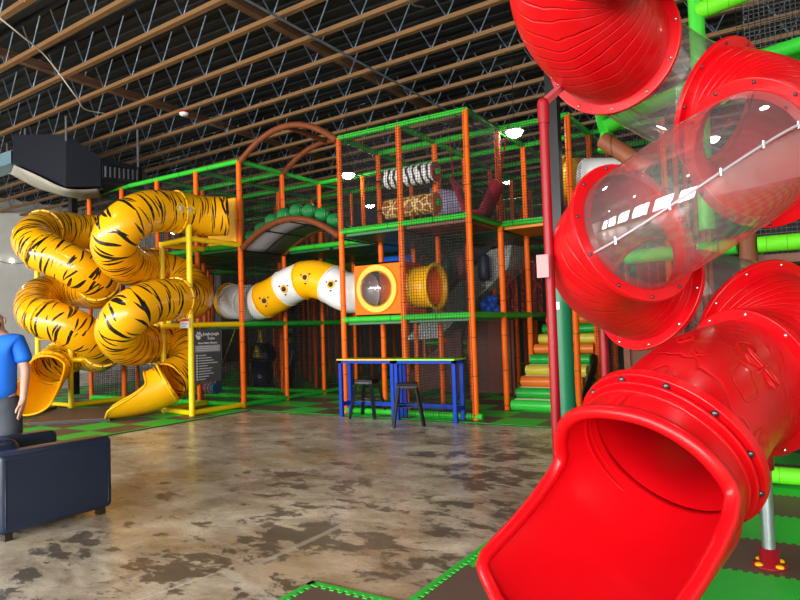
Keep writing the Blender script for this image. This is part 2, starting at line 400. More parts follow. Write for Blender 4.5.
# ductwork
DUCTM = mat('black_duct', (.005, .007, .014), .55, 0, spec=.25)
d = thing('air_duct', (-13.4, 8, 4.8), 'black sheet metal air duct with a slotted grille, hung above the tiger slides', 'duct')
DE = [(13, 135, 162, 15.0), (66, 134, 187, 14.2), (101, 158, 186, 14.6)]
def prism(edges, back):
    bk = Vector(back); vs = []
    for (x, ya_, yb_, dd) in edges: vs += [W(x, yb_, dd), W(x, ya_, dd), W(x, yb_, dd)+bk, W(x, ya_, dd)+bk]
    fs = []
    for k in range(len(edges)-1): o, n = 4*k, 4*k+4; fs += [(o, n, n+1, o+1), (o+2, o+3, n+3, n+2), (o+1, n+1, n+3, o+3), (o, o+2, n+2, n)]
    e = 4*(len(edges)-1); fs += [(0, 1, 3, 2), (e, e+2, e+3, e+1)]
    q = MB(); q.add(vs, fs, False); return q
prism(DE, (-.9, .45, 0)).build('plenum', DUCTM, d)
prism([(98, 157, 184, 14.6), (142, 167, 185, 15.3)], (-.8, .8, 0)).build('branch_duct', DUCTM, d)
b = MB(); g0, g1 = W(103, 178, 14.45), W(139, 182, 15.05); H_ = Vector((0, 0, .33))
for k in range(9): p = g0.lerp(g1, k/8); b.bar(p, p+H_, .03, .02)
b.bar(g0, g1, .02, .03).bar(g0+H_, g1+H_, .02, .03); b.build('grille', BLACKM, d)
for k in range(8): p = g0.lerp(g1, (k+.5)/8)+Vector((-.02, .02, 0)); MB().bar(p+Vector((0, 0, .04)), p+Vector((0, 0, .28)), .045, .012).build('vane', GALV, d)
for (x, y, dd) in ((25, 133, 14.9), (66, 134, 14.15), (138, 167, 15.2)): p = W(x, y, dd); MB().bar(p-Vector((0, 0, .15)), Vector((p.x, p.y, 6.42)), .05, .02).build('hanger_strap', GALV, d)
Pt = [(14, 165, 14.9), (36, 175, 14.5), (62, 187.5, 14.15), (80, 190, 14.4), (98, 189, 14.7)]; Pb = [(8, 172, 16.0), (36, 187, 16.0), (60, 193, 15.9), (82, 197, 16.0), (106, 196, 16.2)]
T0 = catmull([W(*c) for c in Pt], 6); T1 = catmull([W(*c) for c in Pb], 6); vs = []; fs = []
for i, (u_, w_) in enumerate(zip(T0, T1)):
    for j in range(7): t_ = j/6; vs.append(u_.lerp(w_, t_)-Vector((0, 0, .10*math.sin(PI*t_))))
for i in range(len(T0)-1):
    for j in range(6): a = i*7+j; fs.append((a, a+1, a+8, a+7))
b = MB(); b.add(vs, fs); tag(b.build('insulation_sheet', mat('grey_insulation', (.36, .34, .29), 1, var=.4, scale=2, spec=0), solid=.02), 'torn grey insulation sheet sagging under the black duct', 'insulation')
t = thing('window_strip_box', W(0, 158, 16), 'pale blue metal box standing in for a bright window strip left of the black duct', 'duct')  # bright bluish window strip, stood in for by a pale blue metal box
prism([(-40, 168, 180, 16.5), (11, 150, 163, 15.6)], (-.5, .5, 0)).build('duct', mat('pale_blue_window_tone', (.25, .42, .52), .3, .5), t)
for k in range(2): q0 = W(-5+12*k, 158, 16); MB().bar(q0, Vector((q0.x, q0.y, 6.42)), .04, .02).build('hanger_strap', GALV, t)

# pendant lamps
LAMPE = emis('lamp_lens', (1, .97, .92), 60)
def lamp(x, y, z, label, group=None):
    t = thing('pendant_lamp', (x, y, z), label, 'lamp', group)
    MB().lathe([(.02, .20), (.10, .19), (.12, .10), (.19, .03), (.20, 0), (.18, 0)], (x, y, z), 28).build('housing', BLACKM, t)
    b = MB(); b.lathe([(.001, -.10), (.07, -.09), (.12, -.06), (.15, -.02), (.155, .004)], (x, y, z), 28); b.build('lens', LAMPE, t)
    MB().cyl((x, y, z+.2), (x, y, CZ), .008, n=6).build('cord', BLACKM, t)
lamp(-4.2, 10.9, 5.0, 'glowing white round pendant lamp right of the tall front corner post')
lamp(-8.45, 11.6, 5.0, 'glowing white round pendant lamp left of the tall orange framed tower')
for k, (x, y) in enumerate(((-9.5, 4.5), (-4.3, 4.5), (1.2, 4.5), (-14.5, 3.5), (-21, 9), (-21, 17), (-9.5, -2), (-4.3, -2), (1.2, -2), (4.5, 11), (-15.5, 14))): lamp(x, y, 5.6, 'round pendant lamp under the joists, one of a set with a pair added to brighten the concrete wall', 'pendant lamps of the hall')  # the two nearest the concrete wall are added to brighten it
for k, (x, y) in enumerate(((-7.0, 17.5), (-1.5, 16.5), (-12.2, 18.0))): lamp(x, y, 5.7, ('round pendant lamp far back behind the zebra roll', 'round pendant lamp far back behind the red slide', 'round pendant lamp far back behind the arch bridge')[k])
t = thing('smoke_detector', (-11.15, 9.33, 6.3), 'round white smoke detector with a red ring under a joist', 'detector')
MB().lathe([(.001, -.03), (.08, -.02), (.10, .02), (.09, .05)], (-11.15, 9.33, 6.31), 20).build('cover', WHITE, t); MB().lathe([(.10, .03), (.115, .05), (.10, .07)], (-11.15, 9.33, 6.31), 20).build('base_ring', REDM, t)

# string lights on the concrete wall
pts = [Vector((-25.985, 9+.5*k, 4.62+.14*math.cos(k*1.1))) for k in range(18)]
tag(MB().tube(catmull(pts, 3), .012, 5).build('light_wire', BLACKM), 'thin black wire strung along the grey concrete wall', 'wire')
BULB = emis('bulb_glow', (1, .93, .8), 14)
for k, y in enumerate((12.2, 12.75, 13.3, 14.0)):
    tag(MB().ball((-25.95, y, 4.62-.02*k), .045, 10, 6).build('string_bulb', BULB), 'glowing white bulb on the wire along the concrete wall', 'bulb', 'bulbs on the wall wire')

# ================================================================== foam floor mats
def slab(x0, y0, x1, y1, z0, z1): return MB().box((x0, y0, z0), (x1, y1, z1))
def toothed(b, p, q, inward, th=.016):
    """green edging strip whose inner side is toothed"""
    p, q, inw = Vector(p), Vector(q), Vector(inward); L = (q-p).length; d = (q-p)/L; n = int(L/.055)
    pts = [p, q] + [q-d*(L*k/(2*n))+inw*(.028 if (k//1) % 2 else .05) for k in range(0)]
    b.poly([p, q, q+inw*.035, p+inw*.035], th, (0, 0, 1)) if False else None
    b.box((0, 0, 0), (L, .035, th), Matrix.Translation(p) @ Matrix((d, inw, Vector((0, 0, 1)))).transposed().to_4x4())
    for k in range(n): b.box((L*(k+.0)/n, .034, 0), (L*(k+.5)/n, .062, th), Matrix.Translation(p) @ Matrix((d, inw, Vector((0, 0, 1)))).transposed().to_4x4())
EDGE = mat('green_edge_foam', (.03, .58, .05), .5, scale=40)
t = thing('foam_mat', (1, 5, 0), 'green and brown interlocking foam mat under the red slide', 'floor mat')
b = slab(-2.6, -1, 6.6, 3.08, .001, .014); b.box((-1.94, 3.08, .001), (6.6, 8.9, .014)); b.build('tiles', mat_tiles(-2.6, 3.08, 0, 'foam_tiles_right'), t)
b = MB(); toothed(b, (-2.6, 3.08, .002), (-1.94, 3.08, .002), (0, -1, 0)); toothed(b, (-2.6, -1, .002), (-2.6, 3.08, .002), (1, 0, 0)); toothed(b, (-1.94, 3.08, .002), (-1.94, 8.9, .002), (1, 0, 0)); b.build('edging', EDGE, t)
t = thing('foam_mat', (-5, 14, 0), 'green and brown interlocking foam mat beneath the climbing frame', 'floor mat')
b = slab(-9.16, 9.13, 8.8, 23.5, .001, .014); b.build('tiles', mat_tiles(-9.16, 9.13, 1, 'foam_tiles_middle', .72), t)
b = MB(); toothed(b, (-9.16, 9.13, .002), (8.8, 9.13, .002), (0, 1, 0)); b.build('edging', EDGE, t)
t = thing('foam_mat', (-12, 8, 0), 'green and brown interlocking foam mat below the tiger slides', 'floor mat')
b = slab(-19, 4.6, -9.16, 23.5, .001, .014); b.build('tiles', mat_tiles(-9.16, 9.13, 0, 'foam_tiles_left', .72), t)
b = MB(); toothed(b, (-9.16, 4.6, .002), (-9.16, 9.13, .002), (-1, 0, 0)); b.build('edging', EDGE, t)
PADT = mat('brown_pad_vinyl', (.13, .075, .05), .45); PADS = mat('black_pad_side', (.015, .012, .012), .5)
def pad(name, pts, label):
    t = thing(name, sum((Vector(p) for p in pts), Vector())/4, label, 'crash mat')
    MB().poly(pts, .05, (0, 0, 1)).build('side', PADS, t); MB().poly([Vector(p)+Vector((0, 0, .0505)) for p in pts], .006, (0, 0, 1)).build('top', PADT, t)
def padp(*c): return [Vector((WG(*q).x, WG(*q).y, .016)) for q in c]
pad('crash_mat', padp((28, 427), (110, 422), (128, 411), (58, 412)), 'flat brown crash mat with black sides at the foot of the nearer tiger slide')
pad('crash_mat', padp((-14, 424), (12, 421), (57, 409), (20, 407)), 'flat brown crash mat with black sides at the foot of the far tiger slide')

# ================================================================== climbing frame
gx = lambda i: -4.46+1.29*i
gy = lambda j: 9.415+1.30*j
Z1, Z2, Z3 = 1.70, 3.32, 5.05
PR = .052
def post(fr, x, y, z0, z1, m=ORANGE, r=PR):
    return MB().cyl((x, y, z0), (x, y, z1), r, n=14).build('post', m, fr)
def rail(fr, p, q, m=None, r=.052, name='rail'):
    p, q = Vector(p), Vector(q)
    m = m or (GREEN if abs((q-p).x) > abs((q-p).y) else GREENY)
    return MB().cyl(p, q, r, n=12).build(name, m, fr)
netmesh = {}
def net(fr, p, u, v, nm=None, pitch=.05, th=.0055, name='net'):
    """knotless square netting stretched from corner p along u and v"""
    p, u, v = Vector(p), Vector(u), Vector(v); b = MB(); nu = max(2, round(u.length/pitch)); nv = max(2, round(v.length/pitch)); nr = u.cross(v).normalized()
    for k in range(nu+1): a = p+u*k/nu; strand(b, a, a+v, nr, th)
    for k in range(nv+1): a = p+v*k/nv; strand(b, a, a+u, nr, th)
    return b.build(name, nm or NET, fr)
def strand(b, p, q, nr, th):
    d = (q-p).normalized(); s = d.cross(nr)*th/2; n = nr*th/2
    b.add([p-s-n, p+s-n, p+s+n, p-s+n, q-s-n, q+s-n, q+s+n, q-s+n], [(0, 1, 5, 4), (1, 2, 6, 5), (2, 3, 7, 6), (3, 0, 4, 7)], False)
def deck(fr, i0, i1, j0, j1, z, m, th=.07):
    b = MB(); b.box((gx(i0)+.05, gy(j0)+.05, z-.03-th), (gx(i1)-.05, gy(j1)-.05, z-.03)); 
    return b.build('deck', m, fr, bevel=.01)

# ---- right hand tower (posts -2 .. 0 on the front, stepping back to 1 and 2)
FR = thing('play_structure', (gx(-1), gy(2), 0), 'tall three storey play structure of orange posts, green rails and nets behind the bar tables', 'climbing frame')
for i in (-2, -1, 0, 1, 2):
    for j in range(0 if i <= 0 else 1 if i == 1 else 2, 8):
        if i == -1 and j == 0: post(FR, gx(i), gy(j), 0, Z3)
        else: post(FR, gx(i), gy(j), 0, Z3)
for z in (Z1, Z2, Z3):
    for j in range(0, 8):
        if z == Z1 and j in (1, 2): continue
        rail(FR, (gx(-2), gy(j), z), (gx(0 if j == 0 else 1 if j == 1 else 2), gy(j), z))
    for i in (-2, -1, 0, 1, 2):
        if z == Z1 and i == 1: continue
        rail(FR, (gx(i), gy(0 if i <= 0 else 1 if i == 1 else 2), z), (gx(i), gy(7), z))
rail(FR, (gx(-1), gy(0), .07), (gx(0), gy(0), .07)); rail(FR, (gx(0), gy(0), .07), (gx(0)+.12, gy(0)-.0, .07))
rail(FR, (gx(-2), gy(0), .07), (gx(-1), gy(0), .07)); rail(FR, (gx(-2), gy(0), .07), (gx(-2), gy(5), .07))
for k in range(4): rail(FR, (gx(-1)-.1, gy(3+k), .07), (gx(1), gy(3+k), .07)) if k % 2 else None
for (i, j, z, m) in ((-2, 0, Z2, DKGREEN), (-1, 0, Z2, DKBROWN), (-2, 1, Z2, DKGREEN), (-1, 1, Z2, DKGREEN), (0, 1, Z2, ORVIN), (0, 2, Z2, DKGREEN), (-2, 2, Z2, DKGREEN), (-1, 2, Z2, DKBROWN), (1, 2, Z2, DKGREEN), (-2, 3, Z2, DKGREEN), (-1, 4, Z2, DKGREEN), (0, 3, Z2, DKGREEN), (0, 4, Z2, DKBROWN), (-2, 4, Z2, DKGREEN),
    (-2, 0, Z1, DKGREEN), (-1, 0, Z1, DKGREEN), (0, 3, Z1, DKGREEN), (1, 2, Z1, DKGREEN), (1, 3, Z1, DKBROWN), (-1, 4, Z1, DKGREEN), (0, 4, Z1, DKGREEN)):
    deck(FR, i, i+1, j, j+1, z, m)
e = .065
net(FR, (gx(-2), gy(0)-e, Z2), (gx(0)-gx(-2), 0, 0), (0, 0, Z3-Z2))
net(FR, (gx(-1), gy(0)-e, .05), (gx(0)-gx(-1), 0, 0), (0, 0, Z2-.05))
net(FR, (gx(0)+e, gy(0), .05), (0, 1.3, 0), (0, 0, Z3-.05)) if False else net(FR, (gx(0)+e, gy(0), Z2), (0, 1.3, 0), (0, 0, Z3-Z2))
net(FR, (gx(-2), gy(0), Z2), (0, 1.3*5, 0), (0, 0, Z3-Z2))
net(FR, (gx(0), gy(1)-e, Z2), (gx(1)-gx(0), 0, 0), (0, 0, Z3-Z2))
net(FR, (gx(-2), gy(2), Z1), (gx(2)-gx(-2), 0, 0), (0, 0, Z3-Z1))
net(FR, (gx(-2), gy(4), 0.05), (gx(2)-gx(-2), 0, 0), (0, 0, Z3))
net(FR, (gx(-2), gy(6), 0.05), (gx(2)-gx(-2), 0, 0), (0, 0, Z3), NET_LIT)
net(FR, (gx(-2), gy(7)+.1, 0.05), (gx(2)-gx(-2), 0, 0), (0, 0, Z3), NET_LIT)
net(FR, (gx(-1), gy(0), .05), (0, 1.3*3, 0), (0, 0, Z2-.05))
net(FR, (gx(1), gy(1), Z2), (0, 1.3*4, 0), (0, 0, Z3-Z2))
net(FR, (gx(1), gy(2)-e, .05), (gx(2)-gx(1), 0, 0), (0, 0, Z3))

# ---- left hand frame behind the tiger slides
FL = thing('play_structure', (gx(-6), gy(1), 0), 'orange post play structure with green top rails behind the tiger slides and arch bridge', 'climbing frame')
for i in range(-8, -3):
    for j in range(0, 5): post(FL, gx(i), gy(j), 0, Z3)
for z in (Z2, Z3):
    for j in range(0, 5): rail(FL, (gx(-8), gy(j), z), (gx(-4), gy(j), z))
    for i in range(-8, -3): rail(FL, (gx(i), gy(0), z), (gx(i), gy(4), z))
for j in range(0, 5): rail(FL, (gx(-8), gy(j), Z1), (gx(-5), gy(j), Z1))
rail(FL, (gx(-4), gy(0), Z1), (gx(-4), gy(5), Z1)); rail(FL, (gx(-4), gy(0), .07), (gx(-4), gy(5), .07)); rail(FL, (gx(-8), gy(0), .07), (gx(-4), gy(0), .07)); rail(FL, (gx(-8), gy(1), .07), (gx(-4), gy(1), .07)); rail(FL, (gx(-8), gy(2), .07), (gx(-4), gy(2), .07))
for i in (-5, -6, -7): deck(FL, i, i+1, 0, 1, Z2, DKGREEN); deck(FL, i, i+1, 1, 2, Z2, DKGREEN)
deck(FL, -5, -4, 0, 1, Z1, DKGREEN); deck(FL, -6, -5, 1, 2, Z1, DKBROWN); deck(FL, -5, -4, 1, 2, Z1, DKGREEN)
net(FL, (gx(-8), gy(0)+.06, .05), (gx(-4)-gx(-8), 0, 0), (0, 0, Z1)); net(FL, (gx(-8), gy(0)+.06, Z2), (gx(-4)-gx(-8), 0, 0), (0, 0, Z3-Z2))
net(FL, (gx(-8), gy(2), .05), (gx(-4)-gx(-8), 0, 0), (0, 0, Z3)); net(FL, (gx(-8), gy(4), .05), (gx(-4)-gx(-8), 0, 0), (0, 0, Z3), NET_LIT)
net(FL, (gx(-4), gy(0), .05), (0, 1.3*4, 0), (0, 0, Z3)); net(FL, (gx(-8), gy(0), .05), (0, 1.3*4, 0), (0, 0, Z3)); net(FL, (gx(-6), gy(0), .05), (0, 1.3*4, 0), (0, 0, Z3))

# ---- rear bays closing the alley between them
FM = FL
for i in (-8, -7, -6, -5, -4, -3):
    for j in ((5, 6, 7) if i < -3 else (2, 4, 5, 6, 7)): post(FM, gx(i), gy(j), 0 if j != 2 else Z2, Z3)
for z in (Z1, Z2, Z3):
    for j in (5, 6, 7): rail(FM, (gx(-8), gy(j), z), (gx(-2), gy(j), z))
rail(FM, (gx(-4), gy(2), Z2), (gx(-2), gy(2), Z2)); rail(FM, (gx(-4), gy(1), Z2), (gx(-2), gy(1), Z2)); rail(FM, (gx(-4), gy(3), Z2), (gx(-2), gy(3), Z2)); rail(FM, (gx(-4), gy(2), Z3), (gx(-2), gy(2), Z3)); rail(FM, (gx(-4), gy(3), Z3), (gx(-2), gy(3), Z3))
rail(FM, (gx(-3), gy(4), Z1-.6), (gx(-2), gy(4), Z1-.6)); rail(FM, (gx(-3), gy(5), Z1-.9), (gx(-2), gy(5), Z1-.9))
for i in (-4, -3): deck(FM, i, i+1, 1, 2, Z2, DKGREEN); deck(FM, i, i+1, 2, 3, Z2, DKGREEN)
net(FM, (gx(-8), gy(5), .05), (gx(-2)-gx(-8), 0, 0), (0, 0, Z3)); net(FM, (gx(-8), gy(6), .05), (gx(-2)-gx(-8), 0, 0), (0, 0, Z3), NET_LIT); net(FM, (gx(-8), gy(7), .05), (gx(-2)-gx(-8), 0, 0), (0, 0, Z3), NET_LIT)
net(FM, (gx(-4), gy(3), Z2), (gx(-2)-gx(-4), 0, 0), (0, 0, Z3-Z2))

# ---- yellow frame carrying the tiger slides
FY = thing('slide_scaffold', (gx(-5), gy(-1), 0), 'yellow padded tube frame holding up both tiger slides', 'frame')
for i, z in ((-4, Z2+.12), (-7, Z2-.1), (-8, Z2-.2)): post(FY, gx(i), gy(-1), 0, z, YELLOW, .055)
pz = WG(158, 414); post(FY, pz.x, gy(-1)+.2, 0, Z2+.05, YELLOW, .055)
YR = dict(m=YELLOW)
for z in (.07, Z1, Z2): rail(FY, (gx(-4), gy(-1), z), (gx(-4), gy(0), z), **YR)
for z in (.07, Z1, Z2): rail(FY, (pz.x, gy(-1)+.2, z), (gx(-4), gy(-1), z), **YR)
for z in (.07, Z1-.15): rail(FY, (gx(-7), gy(-1), z), (gx(-7), gy(0), z), **YR); rail(FY, (gx(-8), gy(-1), z), (gx(-7), gy(-1), z), **YR)
rail(FY, (gx(-7), gy(-1), Z1-.65), (gx(-6)+.5, gy(0)-.06, Z1-.65), **YR); rail(FY, (gx(-7), gy(-1), Z1+.1), (gx(-6)+.5, gy(0)-.06, Z1+.1), **YR); post(FY, gx(-6)-.3, gy(-1)+.8, Z1-.65, Z1-.2, YELLOW, .045)
rail(FY, (pz.x, gy(-1)+.2, .07), (pz.x, gy(0)-.06, .07), **YR); rail(FY, (pz.x, gy(-1)+.2, Z2), (pz.x, gy(0)-.06, Z2), **YR)
MB().cyl((gx(-4), gy(-1), Z2), (gx(-4), gy(-1), Z2+.26), .06, n=14).build('stub', YELLOW, FY)

# ================================================================== tube slides
def flange(parent, c, ax, R, m, bm, nb=10, lip=.062, w=.035, name='flange', off=0, br=.012):
    c = Vector(c); ax = Vector(ax).normalized()
    f = MB().ring(c, ax, R-.012, R+lip, w, 56).build(name, m, parent, bevel=.006)
    if bm:
        a, d = MB().frame(ax); h = w/2+.002
        for k in range(nb):
            t = 2*PI*(k+off)/nb; p = c+(a*math.cos(t)+d*math.sin(t))*(R+lip*.58)
            MB().lathe([(.0005, -h-br*.8), (br*.8, -h-br*.5), (br, -h), (br*.5, -h+.003), (br*.5, h-.003), (br, h), (br*.8, h+br*.5), (.0005, h+br*.8)], p, 10, ax).build('bolt', bm, f)
    return f
def smooth_tube(parent, pts, R, m, name, n=40, u0=0, solid=.01, up0=None):
    return MB().tube(pts, R, n, caps=False, uv=True, u0=u0, up0=up0).build(name, m, parent, solid=solid)
def arclen(p): return sum((p[i+1]-p[i]).length for i in range(len(p)-1))
def chute(parent, c, d, L, R, m, end_z, flare=1.3, name='exit_chute', solid=.012, rim=.022, hood=.10, c1=None, upb=0, hx=None, wallo=70, walhi=120, boxy=1, early=0):
    """scoop that leaves the flange at c heading d, opens at the top and flattens towards the floor"""
    c, d = Vector(c), Vector(d).normalized(); h = Vector(hx).normalized() if hx else Vector((d.x, d.y, 0)).normalized(); side = h.cross(Vector((0, 0, 1)))
    e = Vector((c.x, c.y, 0))+h*L; e.z = end_z+R
    if c1: e = Vector(c1)
    path = hermite(c, d*L*1.0, e, h*L*.9, 40)
    def frame(s):
        x = max(0, min(1, s))*40; i = min(39, int(x)); p = path[i].lerp(path[i+1], x-i); t = (path[i+1]-path[i]).normalized()
        lat = t.cross(Vector((0, 0, 1))).normalized(); return p, t, lat, lat.cross(t)
    NP, NS = 64, 26; vs = []; uv = []
    def send(ph):
        a = abs(math.degrees(ph))
        if a >= walhi: return hood
        if a <= wallo: return 1.0-.05*(a/wallo)**2
        q = (a-wallo)/(walhi-wallo); q = q*q*(3-2*q); return (1-q)*.95+q*hood
    for k in range(NS+1):
        for i in range(NP+1):
            ph = -PI+2*PI*i/NP; s = send(ph)*k/NS
            p, t, lat, up = frame(s); fl = 1+early*min(1, s/.32)**1.5*(1-.35*s)+(flare-1)*max(0, s-.12)**1.3/.85
            r = R
            x = math.sin(ph)*r*fl; z = -math.cos(ph)*r
            if abs(ph) > PI/2: w_ = min(1, max(0, (s-.05)/.4)); x = math.copysign(r*fl*max(0, math.sin(abs(ph)))**(1-.45*w_*boxy), ph)
            if abs(ph) < PI/2: z *= (1-.10*s)
            vs.append(p+lat*x+up*z)
            uv.append((s*L, ph*R))
    fs = []; uvl = []
    for k in range(NS):
        for i in range(NP): q = k*(NP+1)+i; F = (q, q+1, q+NP+2, q+NP+1); fs.append(F); uvl.append([uv[a] for a in F])
    b = MB(); b.add(vs, fs, True, uvl); o = b.build(name, m, parent, solid=solid)
    rp = vs[NS*(NP+1):NS*(NP+1)+NP]
    MB().tube(rp, rim, 10, closed=True).build('rolled_rim', m, o)
    return o, path

# ---------------------------------------------------------------- the big red spiral slide
TR = .38
def CV(x, y, z): return (cr*x+cu*y+fw*z).normalized()
F1, F2, F3 = W(667.5, 448.9, 3.1), W(748, 382, 3.8), W(756, 322, 4.3)
F4, F8 = W(634, 231.5, 3.8), W(754, 155, 3.7)
F5, F7, F6 = W(647, 289, 4.5), W(718, 106, 4.35), W(611, 47, 4.25)
F10 = F6+(F4-F5)+Vector((.03, -.05, 0)); F9 = F10+(F8-F4)+Vector((0, 0, .03))
tfl, t2, t3, t5, t4, t8, t7, t6 = CV(.68, .51, .52), CV(.90, .18, .38), CV(-.25, .40, .88), CV(-.85, .27, -.45), CV(.37, .32, -.87), CV(.82, .40, .42), CV(-.56, .38, .74), CV(-.61, -.02, -.78)
t10, t9 = t4, t8
RS = thing('spiral_slide', (-.7, 4.4, 0), 'big red spiral tube slide with clear sections and open red exit scoop in the foreground', 'slide')
def bend(p, tp_, q, tq_, m, nm, k=1.15, R=TR, n=30):
    L = (q-p).length; pts = hermite(p, tp_*L*k, q, tq_*L*k, n); smooth_tube(RS, pts, R, m, nm, n=64, solid=0); return pts
a12 = bend(F1, tfl, F2, t2, RED_G, 'lower_tube', 1.0)
e23 = bend(F2, t2, F3, t3, RED_R, 'lower_bend', 1.5)
c35 = bend(F3, t3, F5, t5, CLEAR, 'clear_bend', 1.2, TR-.01)
e54 = bend(F5, t5, F4, t4, RED_R, 'left_bend', 1.35)
c48 = bend(F4, t4, F8, t8, CLEAR, 'clear_bend', 1.1, TR-.01)
e87 = bend(F8, t8, F7, t7, RED_R, 'right_bend', 1.35)
c76 = bend(F7, t7, F6, t6, CLEAR, 'clear_bend', 1.1, TR-.01)
e610 = bend(F6, t6, F10, t10, RED_R, 'left_bend', 1.3)
c109 = bend(F10, t10, F9, t9, RED_G, 'upper_bend', 1.1)
e911 = bend(F9, t9, F7+(F9-F8), t7, RED_R, 'right_bend', 1.35)
for c, ax, nb, bm, off in ((F2, t2, 10, BOLTS, .2), (F3, t3, 10, BOLTS, .4), (F5, t5, 10, BOLTS, .1), (F4, t4, 11, BOLT, .3), (F8, t8, 11, BOLT, .15), (F7, t7, 10, BOLT, .3), (F6, t6, 11, BOLTS, .3), (F10, t10, 10, BOLTS, 0), (F9, t9, 10, BOLT, .35)):
    flange(RS, c, ax, TR, RED, bm, nb, off=off)
f1 = flange(RS, F1, tfl, TR+.012, RED, BOLT, 12, lip=.06, w=.05, br=.019, off=.3)
MB().ring(F1-tfl.normalized()*.052, tfl, TR, TR+.05, .018, 56).ring(F1-tfl.normalized()*.09, tfl, TR, TR+.032, .018, 56).build('collar', RED, RS, bevel=.005)
# clamped seams of the clear bends, with their small bolts
SEAM = mat('clear_seam', (.40, .34, .38), .3, .1)
def seam(path, lift, nb=5):
    """ridge along the outside of the bend where the two half shells are bolted together"""
    pts = []
    for i, p in enumerate(path):
        t = (path[min(i+1, len(path)-1)]-path[max(i-1, 0)]).normalized(); o = -t.cross(Vector((0, 0, 1))).normalized() if False else None
        mid = (path[0]+path[-1])/2; bul = path[len(path)//2]-mid; bul = (bul.normalized()+Vector((0, 0, lift))); bul = (bul-t*bul.dot(t)).normalized(); pts.append(p+bul*(TR+.0))
    s = MB().tube(pts, .0075, 8).build('seam', SEAM, RS)
    for i in range(nb): j = int((i+.5)/nb*(len(pts)-1)); t = (pts[j+1]-pts[j]).normalized(); MB().cyl(pts[j]-Vector((0, 0, .02)), pts[j]+Vector((0, 0, .02)), .009, n=8).build('bolt', BOLTS, s)
seam(c48, 0.0); seam(c76, -.6); seam(c35, -.5)
# raised insect and leaf reliefs on the lower tube and hood
def relief(c, nrm, up, s, seed):
    b = MB(); n = Vector(nrm).normalized(); x = Vector(up).cross(n).normalized(); y = n.cross(x)
    def P(u, v): return Vector(c)+x*u*s+y*v*s
    b.tube([P(0, -.5), P(0, -.1), P(.02, .3)], [.006, .011, .006], 8)
    for sg in (-1, 1):
        for (h, l, r) in ((.15, .75, .12), (-.05, .7, -.25)):
            pts = [P(0, h), P(sg*l*.5, h+r+.10), P(sg*l, h+r), P(sg*l*.6, h+r-.12), P(0, h)]
            b.tube(catmull(pts, 5), .005, 6)
    b.ball(P(.02, .36), .011, 8, 6)
    return b.build('insect_relief', RED, RS)
nb_ = (CAM-a12[13]).normalized(); ax_ = (a12[14]-a12[12]).normalized(); nb_ = (nb_-ax_*nb_.dot(ax_)).normalized()
nr_ = (nb_*.93+cr*.32).normalized(); nr_ = (nr_-ax_*nr_.dot(ax_)).normalized()
relief(a12[13]+nr_*(TR+.002), nr_, ax_, .15, 1)
lf = MB(); 
for (u, v, s) in ((.10, .15, .10), (.02, -.28, .07), (-.05, .02, .08)):
    an = u*2.4; cpt = a12[6+int(18*(v+.35))]; nn = (nb_*math.cos(an*2-.6)+ax_.cross(nb_)*math.sin(an*2-.6)); c0 = cpt+nn*(TR+.001); xx = ax_.cross(nn)
    lf.tube(catmull([c0-ax_*s, c0+xx*s*.5, c0+ax_*s, c0-xx*s*.5, c0-ax_*s], 5), .005, 6); lf.tube([c0-ax_*s, c0+ax_*s], .004, 6)
lf.build('leaf_relief', RED, RS)
EX = chute(RS, F1, -tfl, .86, TR+.005, red_plastic('red_scoop_plastic'), .20, flare=1.20, early=.20, hood=.27, rim=.034, wallo=62, walhi=100, solid=.02, hx=CV(-.80, -.30, -.56)-Vector((0, 0, CV(-.80, -.30, -.56).z)), boxy=.6)
nh = (Vector((0, 0, 1))+(CAM-F1).normalized()*.7).normalized(); nh = (nh-tfl.normalized()*nh.dot(tfl.normalized())).normalized()
relief(F1-tfl.normalized()*.13+nh*(TR+.006), nh, tfl, .085, 2)
# supports
pb = WG(770, 568)
sp = thing('slide_support', pb, 'galvanised steel pole in a red floor socket holding up the red slide', 'pole')
pt = Vector((pb.x-.0, pb.y, 0))
MB().cyl(pt+Vector((0, 0, .02)), pt+Vector((0, 0, .74)), .038, n=18).build('pole', GALV, sp)
MB().lathe([(.001, .014), (.10, .014), (.10, .026), (.056, .034), (.056, .12), (.036, .122)], pt, 24).build('floor_socket', REDM, sp)
MB().lathe([(.036, .60), (.052, .60), (.052, .74), (.001, .745)], pt, 24).build('top_socket', REDM, sp)
for k in range(4):
    a = PI/4+k*PI/2; MB().ball(pt+Vector((.078*math.cos(a), .078*math.sin(a), .03)), .021, 10, 6, (1.2, 1.2, .7)).build('bolt_cap', YPLAS, sp)
p0 = W(558, 466, 3.95); rp = Vector((p0.x, p0.y, 0)); top = W(551, 98, 3.95).z
t = thing('slide_support', rp, 'tall red round pole in front of the green padded column', 'pole')
MB().cyl(rp, rp+Vector((0, 0, top)), .030, n=18).build('pole', REDM, t)
MB().cyl(rp+Vector((0, 0, top-.13)), rp+Vector((0, 0, top)), .037, n=18).ball(rp+Vector((0, 0, top)), .036).build('elbow_socket', REDM, t)
fl6 = F6+(W(558, 90, 4.25)-F6).normalized()*(TR+.05)
MB().bar(rp+Vector((0, 0, top)), fl6, .055, .035).build('bracket', mat('pinkish_bracket', (.55, .10, .12), .35), t)
p0 = W(604, 340, 4.95); rp2 = Vector((p0.x, p0.y, 0))
t = thing('slide_support', rp2, 'short red pole rising behind the exit scoop to the left red bend', 'pole')
MB().cyl(rp2, Vector((rp2.x, rp2.y, W(604, 322, 4.95).z)), .034, n=18).build('pole', REDM, t)
t = thing('notice_tag', W(543, 266, 3.96), 'small faded pink tag tied to the tall red pole', 'tag')
q = W(544, 266, 3.93); MB().box((q.x-.045, q.y-.004, q.z-.07), (q.x+.03, q.y+.004, q.z+.07)).build('card', mat('faded_pink', (.60, .22, .22), .6), t)

